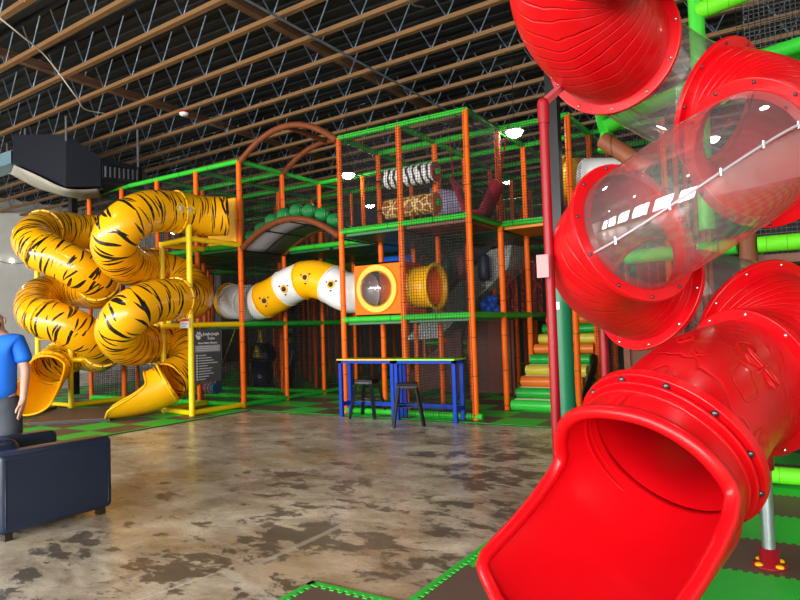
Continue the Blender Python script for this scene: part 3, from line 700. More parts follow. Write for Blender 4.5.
# ---- green tower that feeds the red slide
FT = thing('slide_tower', (.4, 7.0, 0), 'lime green railed tower with brown posts behind the red slide', 'tower')
BR = .075
for (x, y) in ((-.36, 6.67), (-.36, 8.2), (1.1, 6.67), (1.1, 8.2), (2.4, 6.67)): post(FT, x, y, 0, 2.3, BROWNF, BR)
for (x, y) in ((1.1, 6.67), (1.1, 8.2), (2.4, 6.67)): post(FT, x, y, 2.3, 5.4, GREEN, BR)
for z in (.12, 2.19):
    rail(FT, (-.28, 6.67, z), (1.02, 6.67, z), LIME, .075); rail(FT, (1.18, 6.67, z), (2.4, 6.67, z), LIME, .075); rail(FT, (-.36, 6.75, z), (-.36, 8.12, z), LIME, .075)
rail(FT, (-.44, 6.67, 2.19), (-1.5, 6.9, 2.19), GREEN, .07)
gpz = W(697, 30, 5.6); post(FT, gpz.x, gpz.y, 2.3, 5.3, mat('bright_green_foam', (.05, .62, .03), .4, var=.05), .065)
rail(FT, W(605, 128, 5.3), W(697, 84, 5.2), mat('bright_green_foam2', (.05, .60, .03), .4, var=.05), .062)
rail(FT, W(605, 128, 5.3), W(598, 104, 6.2), GREEN, .055); rail(FT, W(607, 134, 5.3), W(604, 152, 5.3), GREEN, .055)
rail(FT, W(603, 140, 5.25), W(650, 170, 5.0), BROWNF, .07)
rail(FT, W(745, 62, 5.4), W(830, 35, 5.0), GREEN, .062); rail(FT, W(770, 70, 5.6), W(830, 50, 5.3), GREEN, .062)
rail(FT, W(697, 12, 5.6), W(790, -25, 5.2), LIME, .075); rail(FT, W(703, 8, 5.6), W(720, 2, 6.5), LIME, .06)
deck(FT, 3.25, 4.2, -2, -1, 2.15, DKBROWN) if False else None
b = MB(); b.box((-.3, 6.75, 2.02), (2.3, 8.1, 2.1)); b.build('deck', DKBROWN, FT)
net(FT, (-.36, 8.2, 0.1), (2.8, 0, 0), (0, 0, 5), NET_LIT); net(FT, (-.36, 6.74, 2.3), (2.8, 0, 0), (0, 0, 2.8)); net(FT, (-.36, 6.75, .2), (0, 1.4, 0), (0, 0, 1.9))
b = MB(); b.box((.0, 7.3, .02), (.5, 7.36, 2.0)); b.build('back_panel', panel_mat('brown_panel', (.20, .075, .03)), FT)

# ---------------------------------------------------------------- tiger slides
def porthole(parent, c, nrm, r, ring_m, glass=True):
    c, n = Vector(c), Vector(nrm).normalized()
    w = MB().ring(c, n, r*.62, r, .02, 20).build('porthole', ring_m, parent)
    MB().lathe([(r*.62, .0), (r*.45, .012), (r*.2, .02), (.001, .022)], c, 20, n).build('dome', CLEARW, w)
    A, B = MB().frame(n)
    for k in range(6): a = k*PI/3; MB().ball(c+(A*math.cos(a)+B*math.sin(a))*r*.82+n*.012, r*.09, 6, 4).build('bolt', REDM, w)
CLEARW = mat('frosted_dome', (.62, .55, .42), .12)
TF = mat('yellow_flange_plastic', (.93, .55, .006), .28, var=.03)
def tiger(root, P, flanges, R=.38):
    pts = catmull([W(*p) for p in P], 10); n = len(P); out = pts
    cuts = sorted(set([0]+flanges+[n-1])); u = 0
    for a, b_ in zip(cuts[:-1], cuts[1:]):
        seg = pts[a*10:b_*10+1]; MB().tube(seg, R, 44, caps=False, uv=True, u0=u, up0=(.1, .2, 1)).build('tube_section', TIGER, root, solid=.01); u += arclen(seg)
    for f in flanges:
        if 0 < f < n-1: flange(root, pts[f*10], pts[f*10+1]-pts[f*10-1], R, TF, BOLT, 12, lip=.03, w=.03, br=.014)
    return pts
TS1 = thing('tube_slide', (-10, 8, 0), 'nearer yellow tiger striped spiral tube slide, its chute ending left of the rules board', 'slide')
P = [(226, 216, 12.7), (203, 216, 12.5), (176, 212, 12.1), (148, 212, 11.6), (124, 225, 11.2), (114, 246, 11.3), (127, 264, 12.0), (150, 268, 13.0), (176, 275, 13.4), (192, 288, 13.2), (192, 299, 12.6), (176, 299, 12.0), (152, 302, 11.5), (129, 314, 11.1), (118, 332, 11.3), (129, 345, 12.0), (152, 344, 12.9), (174, 344, 13.3), (190, 354, 13.0), (188, 367, 12.6), (178, 376, 12.3), (167, 383, 12.0)]
tp = tiger(TS1, P, [2, 7, 11, 16])
box = thing('slide_entry', W(226, 220, 12.3), 'yellow box entry with round mouth that feeds the nearer tiger slide', 'slide entry')
bx = MB(); q = W(226, 216, 12.35); bx.box((gx(-5)+.35, gy(0)-.02, Z2+.04), (gx(-4)-.10, gy(0)+.24, Z2+1.0)); bx.build('box', YPLAS, box, bevel=.04)
for w_ in ((205, 209, 0), (190, 209, 1)):
    p = W(w_[0], w_[1]+3, 11.6); i = min(range(len(tp)), key=lambda k: (tp[k]-p).length); nn = (CAM-tp[i]).normalized(); ax = (tp[i+1]-tp[i-1]).normalized(); nn = (nn-ax*nn.dot(ax)+Vector((0, 0, .15))).normalized()
    porthole(TS1, tp[i]+nn*.385, nn, .10, TF)
d1 = (tp[-1]-tp[-2]).normalized()
e1 = WG(106, 417, .08)
hx = Vector((e1.x-tp[-1].x, e1.y-tp[-1].y, 0)); 
chute(TS1, tp[-1], Vector((hx.x, hx.y, -.75*hx.length)), 1, .38, YPLAS, .1, flare=1.1, hood=.30, c1=Vector((e1.x, e1.y, .40)), hx=hx, wallo=50, walhi=125, rim=.02, boxy=.2)
flange(TS1, tp[-1], Vector((hx.x, hx.y, -.5*hx.length)), .38, TF, BOLT, 10, lip=.03)
TS2 = thing('tube_slide', (-13, 9, 0), 'farther yellow tiger striped spiral tube slide near the concrete wall', 'slide')
P = [(100, 232, 14.6), (84, 232, 14.4), (64, 229, 14.0), (44, 229, 13.4), (33, 240, 12.8), (44, 252, 12.5), (62, 260, 12.5), (82, 271, 12.6), (98, 282, 13.0), (96, 291, 13.6), (78, 290, 14.2), (56, 291, 14.2), (38, 298, 13.6), (36, 312, 12.9), (48, 319, 12.6), (68, 326, 12.6), (88, 337, 12.9), (103, 348, 13.5), (98, 355, 14.3), (80, 353, 14.6), (60, 360, 14.2), (50, 368, 13.7)]
tq = tiger(TS2, P, [3, 5, 8, 11, 14, 17, 20])
i = 25; nn = (CAM-tq[12]).normalized(); porthole(TS2, tq[14]+(nn+Vector((0, 0, .05))).normalized()*.385, nn, .10, TF)
e2 = WG(26, 414, .1); hx = Vector((e2.x-tq[-1].x, e2.y-tq[-1].y, 0))
chute(TS2, tq[-1], Vector((hx.x, hx.y, -.6*hx.length)), 1, .38, YPLAS, .1, flare=1.25, hood=.12, c1=Vector((e2.x, e2.y, .42)), hx=hx, wallo=66, walhi=118, rim=.025)
flange(TS2, tq[-1], Vector((hx.x, hx.y, -.5*hx.length)), .38, TF, BOLT, 10, lip=.03)

# ---------------------------------------------------------------- yellow and white crawl tube
CT = thing('crawl_tube', (-8.6, 10, 1.8), 'arched crawl tube in yellow and white rings running to the orange porthole box', 'tunnel')
def cp(x, z, y=9.95): return Vector((x, y, z))
C = [cp(-10.95, 2.25, 10.35), cp(-10.3, 2.18, 10.1), cp(-9.65, 2.16), cp(-9.2, 2.28), cp(-8.75, 2.45), cp(-8.25, 2.55), cp(-7.8, 2.45), cp(-7.35, 2.24), cp(-6.84, 2.2)]
cpts = catmull(C, 10); mk = [WHITE, WHITE, YPLAS, WHITE, YPLAS, YPLAS, WHITE, WHITE]
cuts = [(0, 4, YPLAS), (4, 14, WHITE), (14, 24, WHITE), (24, 37, YPLAS), (37, 47, WHITE), (47, 62, YPLAS), (62, 72, WHITE), (72, 80, WHITE)]
for k, (a, b_, m) in enumerate(cuts):
    seg = cpts[a:b_+1]; MB().tube(seg, .37, 40, caps=False).build('ring_section', m, CT, solid=.012)
    if a: flange(CT, cpts[a], cpts[a+1]-cpts[a-1], .37, m, YPLAS, 8, lip=.02, w=.025, name='joint')
MB().tube([C[0]+Vector((.02, 0, 0)), C[0]], .40, 32, caps=False).build('mouth_ring', YPLAS, CT, solid=.03)
for a in (30, 42, 54, 67):
    ax = (cpts[a+1]-cpts[a-1]).normalized(); nn = (CAM-cpts[a]).normalized(); nn = (nn-ax*nn.dot(ax)).normalized(); c = cpts[a]+nn*.374
    w = MB().ring(c, nn, .05, .085, .02, 16).build('bee_roundel', mat('bee_amber', (.75, .42, .05), .4), CT)
    b = MB(); A, B = b.frame(nn)
    for kk in range(3): MB().ball(c+(A*math.cos(kk*2.1+.5)+B*math.sin(kk*2.1+.5))*.12, .02, 8, 5).build('red_bolt', REDM, w)
    b = MB(); b.ball(c+nn*.01, .05, 10, 6, (1, 1, 1)); b.bar(c+nn*.06-B*.03, c+nn*.06+B*.03, .02, .01); b.build('bee_body', mat('bee_black', (.03, .02, .01), .4), w)
# orange box with bubble window
CB = thing('porthole_box', (-6.33, 9.95, Z1), 'orange crawl box with a big yellow ringed bubble window between two front posts', 'play box')
b = MB(); x0, x1, y0, y1, z0, z1 = -6.84, -5.85, 9.50, 10.4, Z1+.05, Z1+1.0
cx, cz, rr = -6.345, 2.235, .33
N = 48; vs = [Vector((cx+rr*math.cos(2*PI*k/N), y0, cz+rr*math.sin(2*PI*k/N))) for k in range(N)]
def sq(t):
    c_, s_ = math.cos(t), math.sin(t); q = max(abs(c_)/((x1-x0)/2), abs(s_)/((z1-z0)/2)); return Vector(((x0+x1)/2+c_/q, y0, (z0+z1)/2+s_/q))
vs += [sq(2*PI*(k)/N) for k in range(N)]
b.add(vs, [(k, (k+1) % N, N+(k+1) % N, N+k) for k in range(N)], False)
b.box((x0, y0, z1-.03), (x1, y1, z1)).box((x0, y0, z0), (x1, y1, z0+.03)).box((x0, y1-.03, z0), (x1, y1, z1))
b.build('body', OPLAS, CB)
MB().ring((cx, y0-.015, cz), (0, 1, 0), rr-.01, rr+.10, .05, 48).build('window_ring', YPLAS, CB, bevel=.012)
MB().lathe([(rr, 0), (rr*.93, .09), (rr*.75, .17), (rr*.45, .23), (.001, .25)], (cx, y0-.02, cz), 32, (0, -1, 0)).build('bubble_window', CLEAR, CB)
YC = thing('crawl_ring', (-5.6, 9.95, Z1), 'short yellow ribbed tunnel ring with flared mouth to the right of the orange box', 'tunnel')
prof = [(.36, 0)]+[(.36+.012*(k % 2), .03*k) for k in range(1, 12)]+[(.36, .36), (.38, .40), (.42, .45), (.42, .47), (.35, .46)]
MB().lathe(prof, (-5.84, 9.95, 2.235), 40, (1, 0, 0)).build('tunnel', YPLAS, YC, solid=.01)
MB().cyl((-5.82, 9.95, 2.235), (-5.45, 9.95, 2.235), .33, n=32, caps=False).build('liner', OPLAS, YC)

# ---------------------------------------------------------------- arch bridge and its leaf balls
AB = thing('arch_bridge', (gx(-3), gy(0)+.6, Z2), 'brown padded arch bridge with net floor between the two front towers', 'bridge')
def arcp(y, z0, h, n=24, xa=gx(-4)+.05, xb=gx(-2)-.05, tilt=0): return [Vector((xa+(xb-xa)*t, y, z0+tilt*t+h*(1-(2*t-1)**2))) for t in [k/n for k in range(n+1)]]
BRN = padded('brown_arch_foam', (.17, .045, .014), .4, 0)
A0, A1 = arcp(gy(0), Z2-.08, .46), arcp(gy(1), Z2-.08, .46)
MB().tube(A0, .06, 14).build('side_arch', BRN, AB); MB().tube(A1, .06, 14).build('side_arch', BRN, AB)
b = MB(); fs = []
for p, q in zip(A0, A1): b.add([], [])
vs = []
for p, q in zip(A0, A1): vs += [p+Vector((0, .05, -.02)), q+Vector((0, -.05, -.02))]
b.add(vs, [(2*k, 2*k+1, 2*k+3, 2*k+2) for k in range(len(A0)-1)], True); b.build('net_floor', mat('grey_web_floor', (.22, .215, .23), .8, var=.3, scale=60), AB, solid=.01)
b = MB()
for k in range(0, 25, 6): b.cyl(A0[k]-Vector((0, 0, .045)), A1[k]-Vector((0, 0, .045)), .014, n=8)
for t in (.5,): b.tube([p.lerp(q, t)-Vector((0, 0, .045)) for p, q in zip(A0, A1)], .014, 8)
b.build('under_strap', BLACKM, AB)
LEAF = NT('leaf_ball_green'); wv = LEAF.node('ShaderNodeTexWave'); LEAF.put(wv.inputs[0], LEAF.obj()); wv.inputs['Scale'].default_value = 14; wv.inputs['Distortion'].default_value = 3
LEAF.bump(wv.outputs['Fac'], .6, .02); LEAF.fin(LEAF.mix(wv.outputs['Fac'], (.004, .09, .015), (.025, .36, .09)), .45); LEAF = LEAF.m
balls = ((-9.62, 3.50), (-9.30, 3.64), (-9.00, 3.78), (-8.68, 3.86), (-8.34, 3.90), (-8.02, 3.86), (-7.70, 3.75), (-7.42, 3.60))
lb = ['lowest green leaf ball at the left end of the arch bridge', 'second green leaf ball from the left on the arch bridge', 'third green leaf ball from the left on the arch bridge', 'green leaf ball just left of the crown of the arch bridge', 'green leaf ball just right of the crown of the arch bridge', 'third green leaf ball from the right on the arch bridge', 'second green leaf ball from the right on the arch bridge', 'green leaf ball at the right end of the arch bridge by the orange post']
for (x, z), l in zip(balls, lb):
    t = thing('leaf_ball', (x, gy(0)+.3, z), l, 'decoration', 'green leaf balls along the arch bridge')
    MB().ball((x, gy(0)+.3, z), .155, 16, 10, (1, 1, .95)).build('foliage', LEAF, t)
TA = thing('roof_arch', (gx(-3), gy(0)+.6, Z3), 'brown padded roof arches spanning between the left and right towers', 'arch')
MB().tube(arcp(gy(0), Z3-.02, .50), .06, 14).build('arch', BRN, TA); MB().tube(arcp(gy(1), Z3-.02, .50), .06, 14).build('arch', BRN, TA)
B0, B1 = arcp(gy(0), Z3-.02, .50), arcp(gy(1), Z3-.02, .50); MB().cyl(B0[12], B1[12], .05).build('tie', BRN, TA)

# ---------------------------------------------------------------- rolls, bags and other soft play things inside
def zebra_mat():
    t = NT('zebra_vinyl'); X, Y, Z = t.xyz(t.obj()); w = t.m_('ADD', t.m_('MULTIPLY', X, 7.0), t.m_('MULTIPLY', t.noise(t.obj(), 4, 3), 1.5))
    return t.fin(t.mix(t.m_('GREATER_THAN', t.m_('FRACT', w), .62), (.80, .78, .76), (.02, .02, .02)), .5)
def giraffe_mat():
    t = NT('giraffe_vinyl'); v = t.node('ShaderNodeTexVoronoi', feature='DISTANCE_TO_EDGE'); t.put(v.inputs['Vector'], t.obj()); v.inputs['Scale'].default_value = 6.5
    return t.fin(t.mix(t.m_('GREATER_THAN', v.outputs[0], .08), (.80, .55, .18), (.30, .09, .02)), .5)
for nm, z, m, cap, lab in (('play_roller', 4.38, zebra_mat(), mat('dark_red_cap', (.25, .02, .02), .5), 'zebra striped roller hung high in the right tower'), ('play_roller', 3.80, giraffe_mat(), mat('rust_cap', (.40, .10, .03), .5), 'giraffe patterned roller hung just below the zebra roller')):
    t = thing(nm, (-6.2, 10.35, z), lab, 'roller')
    MB().cyl((-6.62, 10.35, z), (-5.55, 10.35, z), .19, n=32).build('roll', m, t, bevel=.03)
    MB().cyl((-5.555, 10.35, z), (-5.52, 10.35, z), .185, n=32).build('end_cap', cap, t); MB().cyl((-5.53, 10.35, z), (-5.48, 10.35, z), .06, n=16).build('hub', GREENY, t)
    MB().cyl((-7.0, 10.35, z), (-5.5, 10.35, z), .02, n=8).build('axle', BLACKM, t)
t = thing('fabric_sling', (-4.8, 10.25, 3.4), 'dark red V shaped fabric sling hanging in the right tower', 'sling')
RF = mat('dark_red_fabric', (.28, .012, .03), .7)
b = MB(); pts = [(-5.12, 4.12), (-4.85, 3.48), (-4.56, 3.48), (-4.28, 3.98)]
vs = []
for (x, z), w_ in zip(pts, (.05, .10, .10, .05)): vs += [Vector((x-w_*.6, 10.15, z+.05)), Vector((x+w_*.6, 10.42, z-.05))]
b.add(vs, [(0, 1, 3, 2), (2, 3, 5, 4), (4, 5, 7, 6)], True); b.build('seat', RF, t, solid=.04)
MB().cyl((-5.15, 10.3, 4.14), (-5.35, 10.6, 5.03), .012, n=6).cyl((-4.26, 10.3, 4.0), (-4.2, 10.6, 5.03), .012, n=6).build('cord', REDM, t)
t = thing('fabric_sling', (-3.9, 14.2, 3.4), 'small dark red fabric sling deeper inside the right tower', 'sling')
b = MB(); b.add([(-4.3, 14, 4.1), (-4.3, 14.4, 4.1), (-4.05, 14, 3.5), (-4.05, 14.4, 3.5), (-3.8, 14, 4.0), (-3.8, 14.4, 4.0)], [(0, 1, 3, 2), (2, 3, 5, 4)]); b.build('seat', RF, t, solid=.05); MB().cyl((-4.3, 14.2, 4.1), (-4.3, 14.2, 5.0), .01, n=6).cyl((-3.8, 14.2, 4.0), (-3.8, 14.2, 5.0), .01, n=6).build('cord', REDM, t)
t = thing('wedge_panel', (-6.3, 12.2, 4.2), 'pale lilac triangular vinyl wedge behind the rollers', 'panel')
MB().poly([(-6.75, 12.3, 4.58), (-5.75, 12.3, 4.32), (-6.0, 12.3, 3.95), (-6.7, 12.3, 3.95)], .1, (0, 1, 0)).build('face', mat('lilac_vinyl', (.60, .52, .80), .5), t)
for x, y, z, c, lab in ((-6.05, 12.4, 2.78, (.35, .06, .04), 'dark red punch bag hanging in the middle storey'), (-6.45, 12.4, 2.75, (.02, .07, .03), 'dark green punch bag left of the red one'), (-5.65, 12.6, 2.75, (.03, .035, .08), 'navy punch bag right of the red one')):
    t = thing('punch_bag', (x, y, z), lab, 'punch bag'); MB().lathe([(.001, -.28), (.10, -.27), (.125, -.22), (.125, .20), (.09, .27), (.02, .30)], (x, y, z), 20).build('bag', mat('bag_vinyl', c, .45), t); MB().cyl((x, y, z+.29), (x, y, Z2-.1), .01, n=6).build('cord', BLACKM, t)
# sloping net tunnel and its black side
t = thing('ramp_slide', (-6.6, 14, 2.2), 'pale speckled ramp with black side sloping through the middle storey', 'ramp')
SP = NT('speckled_grey'); SP.fin(SP.mix(SP.ramp(SP.noise(SP.obj(), 30, 4, .8), .42, .58), (.30, .30, .29), (.85, .85, .80)), .7)
def WY(x, y, Y): d = fw+cr*((x-400)/F_PX)-cu*((y-300)/F_PX); return CAM+d*((Y-CAM.y)/d.y)
MB().poly([WY(405, 340, 12.9), WY(438, 338, 12.9), WY(508, 268, 12.9), WY(512, 244, 12.9), WY(490, 250, 12.9)], .9, (0, 1, 0)).build('net_tunnel', SP.m, t)
MB().poly([WY(442, 292, 12.85), WY(492, 247, 12.85), WY(500, 236, 12.85), WY(470, 238, 12.85), WY(442, 262, 12.85)], .9, (0, 1, 0)).build('side', mat('black_vinyl', (.012, .012, .014), .5), t)
t = thing('foam_cluster', (-5.0, 12.9, 2.0), 'cluster of blue foam shapes low in the middle storey', 'foam shapes')
BLU = mat('blue_foam', (.02, .14, .75), .5); b = MB()
for k in range(9): b.ball((-5.72+.42*rnd.random(), 12.62+.1*(k % 2), 1.82+.38*rnd.random()*(1-.04*k)), .10, 10, 7)
b.build('shapes', BLU, t)
for k in range(5):
    x = -5.3+.30*k; y = 13.2+.1*(k % 2)
    t = thing('beaded_curtain', (x, y, 1.7), ('first', 'second', 'middle', 'fourth', 'last')[k]+' dark red beaded strand column counted from the left behind the speckled ramp', 'curtain', 'red beaded columns')
    b = MB()
    for q in range(7):
        a = q*PI*2/7; b.cyl((x+.09*math.cos(a), y+.09*math.sin(a), 1.72), (x+.09*math.cos(a), y+.09*math.sin(a), 2.9), .008, n=5)
    b.build('strand', REDM, t); b = MB()
    for q in range(40): a = rnd.random()*6.28; b.ball((x+.09*math.cos(a), y+.09*math.sin(a), 1.78+.028*q), .024, 6, 4)
    b.build('bead', mat('shiny_red_bead', (.9, .06, .02), .2), t)
# brown climbing panels
BP = panel_mat('brown_climbing_board', (.105, .016, .006), .3)
t = thing('climbing_board', (-5.9, 12.2, 0), 'upright red brown climbing board behind the bar table', 'board')
MB().box((-6.15, 12.9, .05), (-5.25, 12.98, 1.62)).build('board', BP, t); post(t, -5.2, 12.94, .02, 1.62, BP, .05)
t = thing('climbing_board', (-7.8, 12.2, 0), 'sloping red brown board left of the upright climbing board', 'board')
MB().poly([(-8.4, 13.0, .02), (-6.45, 13.0, .02), (-6.45, 13.0, 1.5)], .08, (0, 1, 0)).build('board', BP, t)
for k, (x, z) in enumerate(((-2.0, 1.9), (-.9, 1.7))):
    t = thing('climbing_board', (x, 11.0, 0), ('tall red brown board behind the exit of the red slide', 'red brown board just right of the roller stairs')[k], 'board')
    MB().box((x-.42, 11.0+.2*k, .02), (x+.42, 11.08+.2*k, z)).build('board', panel_mat('rust_board', (.15, .045, .014), .3), t)
    for s in (-1, 1): MB().box((x+s*.42-.05, 10.95+.2*k, .02), (x+s*.42+.05, 11.12+.2*k, z+.1)).build('stile', BROWNF, t)

# roller stairs
ST = thing('roller_stairs', (-3.8, 11.6, 0), 'staircase of green, yellow and orange foam rolls right of the corner post', 'stairs')
RC = {'g': mat('roll_green', (.015, .40, .04), .35), 'l': mat('roll_light_green', (.04, .62, .06), .35), 'o': mat('roll_orange', (.82, .20, .02), .35), 'y': mat('roll_yellow', (.72, .60, .06), .35), 'c': mat('roll_cream', (.75, .68, .42), .4)}
seq = 'lgoygoygog'
for k, c in enumerate(seq):
    y = 10.72+.255*k; z = .105+.185*k
    MB().cyl((gx(0)+.10+.0*k, y, z), (gx(1)-.06, y, z), .098, n=24).build('roll', RC[c], ST, bevel=.02)
    if k < 4: MB().box((gx(0)+.1, y+.10, z-.02), (gx(1)-.06, y+.26, z+.10)).build('tread', RC['c'], ST, bevel=.01)
for x in (gx(0)+.06, gx(1)-.02): MB().bar((x, 10.85, .02), (x, 13.3, 1.8), .05, .12).build('stringer', BLACKM, ST)

# second crawl tube, upper storey right
t = thing('crawl_tube', (-2.6, 12.0, 3.4), 'yellow and white crawl tube in the upper storey just behind the left red bend', 'tunnel')
q0, q1, q2 = W(566, 178, 12.0), W(583, 178, 11.8), W(640, 178, 11.2)
MB().tube([q0, q1], .36, 32, caps=False).build('ring_section', YPLAS, t, solid=.015); MB().tube([q1, q2], .35, 32, caps=False).build('ring_section', WHITE, t, solid=.015)
MB().ring(q0, q1-q0, .34, .42, .05, 32).build('mouth_ring', YPLAS, t)
# blue and white soft shapes glimpsed past the arch bridge
t = thing('slide_bed', (-7.7, 13.6, 3.6), 'dark navy bumpy slide seen between the arch bridge and the right tower', 'slide')
MB().poly([(-9.6, 13.4, 4.75), (-7.3, 13.4, 3.75), (-7.3, 13.4, 3.3), (-9.6, 13.4, 3.9)], .5, (0, 1, 0)).build('bed', mat('navy_vinyl', (.02, .02, .05), .5), t)
MB().bar((-9.6, 13.3, 4.0), (-7.2, 13.3, 3.32), .06, .18).build('edge', WHITE, t)
t = thing('foam_barrel', (-7.6, 12.3, 2.95), 'royal blue foam barrel lying under the middle deck', 'barrel'); MB().cyl((-8.0, 12.3, 2.9), (-7.15, 12.3, 2.9), .26, n=28).build('barrel', BLU, t, bevel=.04)
MB().cyl((-7.6, 12.3, 3.1), (-7.6, 12.3, 3.3), .02, n=8).build('strap', BLACKM, t)

# ================================================================== furniture, signs and people on the open floor
def bar_table(x0, x1, top_m, label, midleg):
    t = thing('bar_table', ((x0+x1)/2, 9.18, 0), label, 'table')
    y0, y1, h = 9.07, 9.40, .985
    MB().box((x0-.01, y0-.04, h), (x1+.01, y1+.04, h+.028)).build('table_top', top_m, t, bevel=.006)
    MB().box((x0, y0, h-.05), (x1, y0+.04, h)).box((x0, y1-.04, h-.05), (x1, y1, h)).box((x0, y0, h-.05), (x0+.04, y1, h)).box((x1-.04, y0, h-.05), (x1, y1, h)).build('apron', BLUEM, t)
    for x in (x0, x1-.06):
        for y in (y0, y1-.06): MB().box((x, y, .016 if y > 9.1 else .0), (x+.06, y+.06, h-.0)).build('leg', BLUEM, t)
    MB().box((x0+.05, y1-.05, .18), (x1-.05, y1-.01, .25)).build('foot_rail', BLUEM, t)
    for x in (x0, x1-.04): MB().box((x, y0+.05, .18), (x+.04, y1-.05, .25)).build('side_rail', BLUEM, t)
bar_table(-6.93, -5.79, mat('yellow_laminate', (.85, .52, .02), .35), 'tall blue framed bar table with yellow top, left of the pair', 1)
bar_table(-5.77, -4.63, mat('lime_laminate', (.28, .75, .03), .35), 'tall blue framed bar table with lime green top, right of the pair', 1)
STM = mat('matt_black_metal', (.018, .018, .02), .38, .4)
def stool(x, y, rz, label):
    t = thing('bar_stool', (0, 0, 0), label, 'stool'); h = .665
    b = MB(); b.box((-.17, -.17, h-.035), (.17, .17, h)); b.build('seat', STM, t, bevel=.03)
    b = MB(); b.box((-.163, -.163, h-.085), (.163, .163, h-.03)); b.build('skirt', STM, t, bevel=.01)
    for sx in (-1, 1):
        for sy in (-1, 1): MB().add([], []).bar((sx*.135, sy*.135, h-.04), (sx*.235, sy*.235, .012), .06, .03, (sx, sy, 0)).cyl((sx*.235, sy*.235, 0), (sx*.232, sy*.232, .03), .018, n=10).build('leg', STM, t)
    for a, b_ in (((-1, -1), (1, -1)), ((1, -1), (1, 1)), ((1, 1), (-1, 1)), ((-1, 1), (-1, -1))):
        MB().bar((a[0]*.187, a[1]*.187, .30), (b_[0]*.187, b_[1]*.187, .30), .02, .008).build('stretcher', STM, t)
    t.location = (x, y, 0); t.rotation_euler = (0, 0, rz)
stool(-6.38, 9.16, R_(8), 'black metal backless stool tucked under the yellow topped table')
stool(-5.27, 8.66, R_(32), 'black metal backless stool pulled out from the lime topped table')

# armchair
LEA = NT('navy_black_leather'); n_ = LEA.noise(LEA.obj(), 60, 4); LEA.bump(n_, .12, .003); n2_ = LEA.noise(LEA.obj(), 2.2, 3)
LEATH = LEA.fin(LEA.mix(n2_, (.012, .020, .042), (.018, .032, .070)), .34, spec=.5)
AC = thing('armchair', (-5.7, 3.0, 0), 'boxy navy black leather armchair cut off by the left edge of the picture', 'armchair')
def cushion(name, lo, hi, bev, par): o = MB().box(lo, hi).build(name, LEATH, par); m = o.modifiers.new('b', 'BEVEL'); m.width = bev; m.segments = 5; o.data.polygons.foreach_set('use_smooth', [True]*6); return o
cushion('armrest', (-5.42, 2.56, .05), (-5.20, 3.51, .672), .05, AC); cushion('armrest', (-6.26, 2.56, .05), (-6.04, 3.51, .672), .05, AC)
cushion('base', (-6.05, 2.60, .06), (-5.41, 3.45, .30), .02, AC); cushion('seat_cushion', (-6.04, 2.85, .29), (-5.42, 3.49, .46), .06, AC)
cushion('backrest', (-6.05, 2.56, .28), (-5.41, 2.86, .745), .10, AC)
for x in (-5.26, -6.20):
    for y in (2.64, 3.42): MB().box((x-.03, y-.03, 0), (x+.03, y+.03, .06)).build('foot', mat('dark_wood_foot', (.02, .012, .01), .5), AC)
MB().tube([(-5.197, 2.60, .10), (-5.197, 2.60, .62), (-5.197, 3.46, .62), (-5.197, 3.46, .10)], .004, 6).build('piping', LEATH, AC)

# notice board with paw print
SGN = mat('slate_sign', (.055, .062, .075), .5, var=.25, scale=3); SW = mat('sign_white', (.62, .63, .66), .6); SGY = mat('sign_grey', (.26, .27, .30), .6)
SG = thing('rules_sign', (-9.56, 8.55, 1.1), 'slate grey rules board with white paw print hung on the yellow frame', 'sign')
X0 = -9.555; ya, yb, za, zb = 8.14, 8.78, .62, 1.61
MB().box((X0-.02, ya, za), (X0, yb, zb)).build('board', SGN, SG)
def onsign(u0, v0, u1, v1, b, th=.003): b.box((X0, ya+(yb-ya)*u0, zb-(zb-za)*v1), (X0+th, ya+(yb-ya)*u1, zb-(zb-za)*v0))
b = MB(); onsign(0.02, .30, .98, .43, b, .001); b.build('grey_band', SGY, SG)
b = MB()
for k in range(10): onsign(.06, .475+.05*k, .11, .507+.05*k, b)
b.build('bullet', SW, SG)
b = MB()
for k, wd in enumerate((.42, .62, .70, .86, .48, .66, .60, .70, .52, .40)):
    x = .15
    while x < wd:
        l = .03+.05*rnd.random(); onsign(x, .484+.05*k, min(wd, x+l), .499+.05*k, b); x += l+.012
for r_, (x, e_) in enumerate(((.08, .95), (.08, .90), (.08, .93))):
    while x < e_:
        l = .03+.05*rnd.random(); onsign(x, .32+.035*r_, min(e_, x+l), .332+.035*r_, b); x += l+.012
b.build('small_print', SW, SG)
def pt_s(u, v): return Vector((X0+.002, ya+(yb-ya)*u, zb-(zb-za)*v))
pw = MB(); pw.ball(pt_s(.16, .15), .050, 14, 8, (.05, 1, .8))
for (u, v, r_) in ((.075, .115, .024), (.13, .072, .028), (.205, .07, .028), (.265, .11, .024)): pw.ball(pt_s(u, v), r_*.85, 12, 8, (.1, .85, 1.25))
pw.build('paw_print', SW, SG)
def text(s, loc, size, m, parent, rot, name='lettering', align='CENTER'):
    cu_ = bpy.data.curves.new(name, 'FONT'); cu_.body = s; cu_.size = size; cu_.align_x = align; cu_.extrude = .001; cu_.offset = size*.02
    o = bpy.data.objects.new(name, cu_); COL.objects.link(o); o.parent = parent; o.location = Vector(loc)-org(parent); o.rotation_euler = rot; cu_.materials.append(m)
    bpy.context.view_layer.update(); me = bpy.data.meshes.new_from_object(o); o2 = bpy.data.objects.new(name, me); COL.objects.link(o2); o2.parent = parent; o2.location = o.location; o2.rotation_euler = rot; bpy.data.objects.remove(o); return o2
RX = (R_(90), 0, R_(90))
text('Jungle Jungle', pt_s(.63, .11), .078, SW, SG, RX); text('Rules', pt_s(.63, .195), .078, SW, SG, RX); text('Good Safety Matters', pt_s(.5, .275), .055, SW, SG, RX)
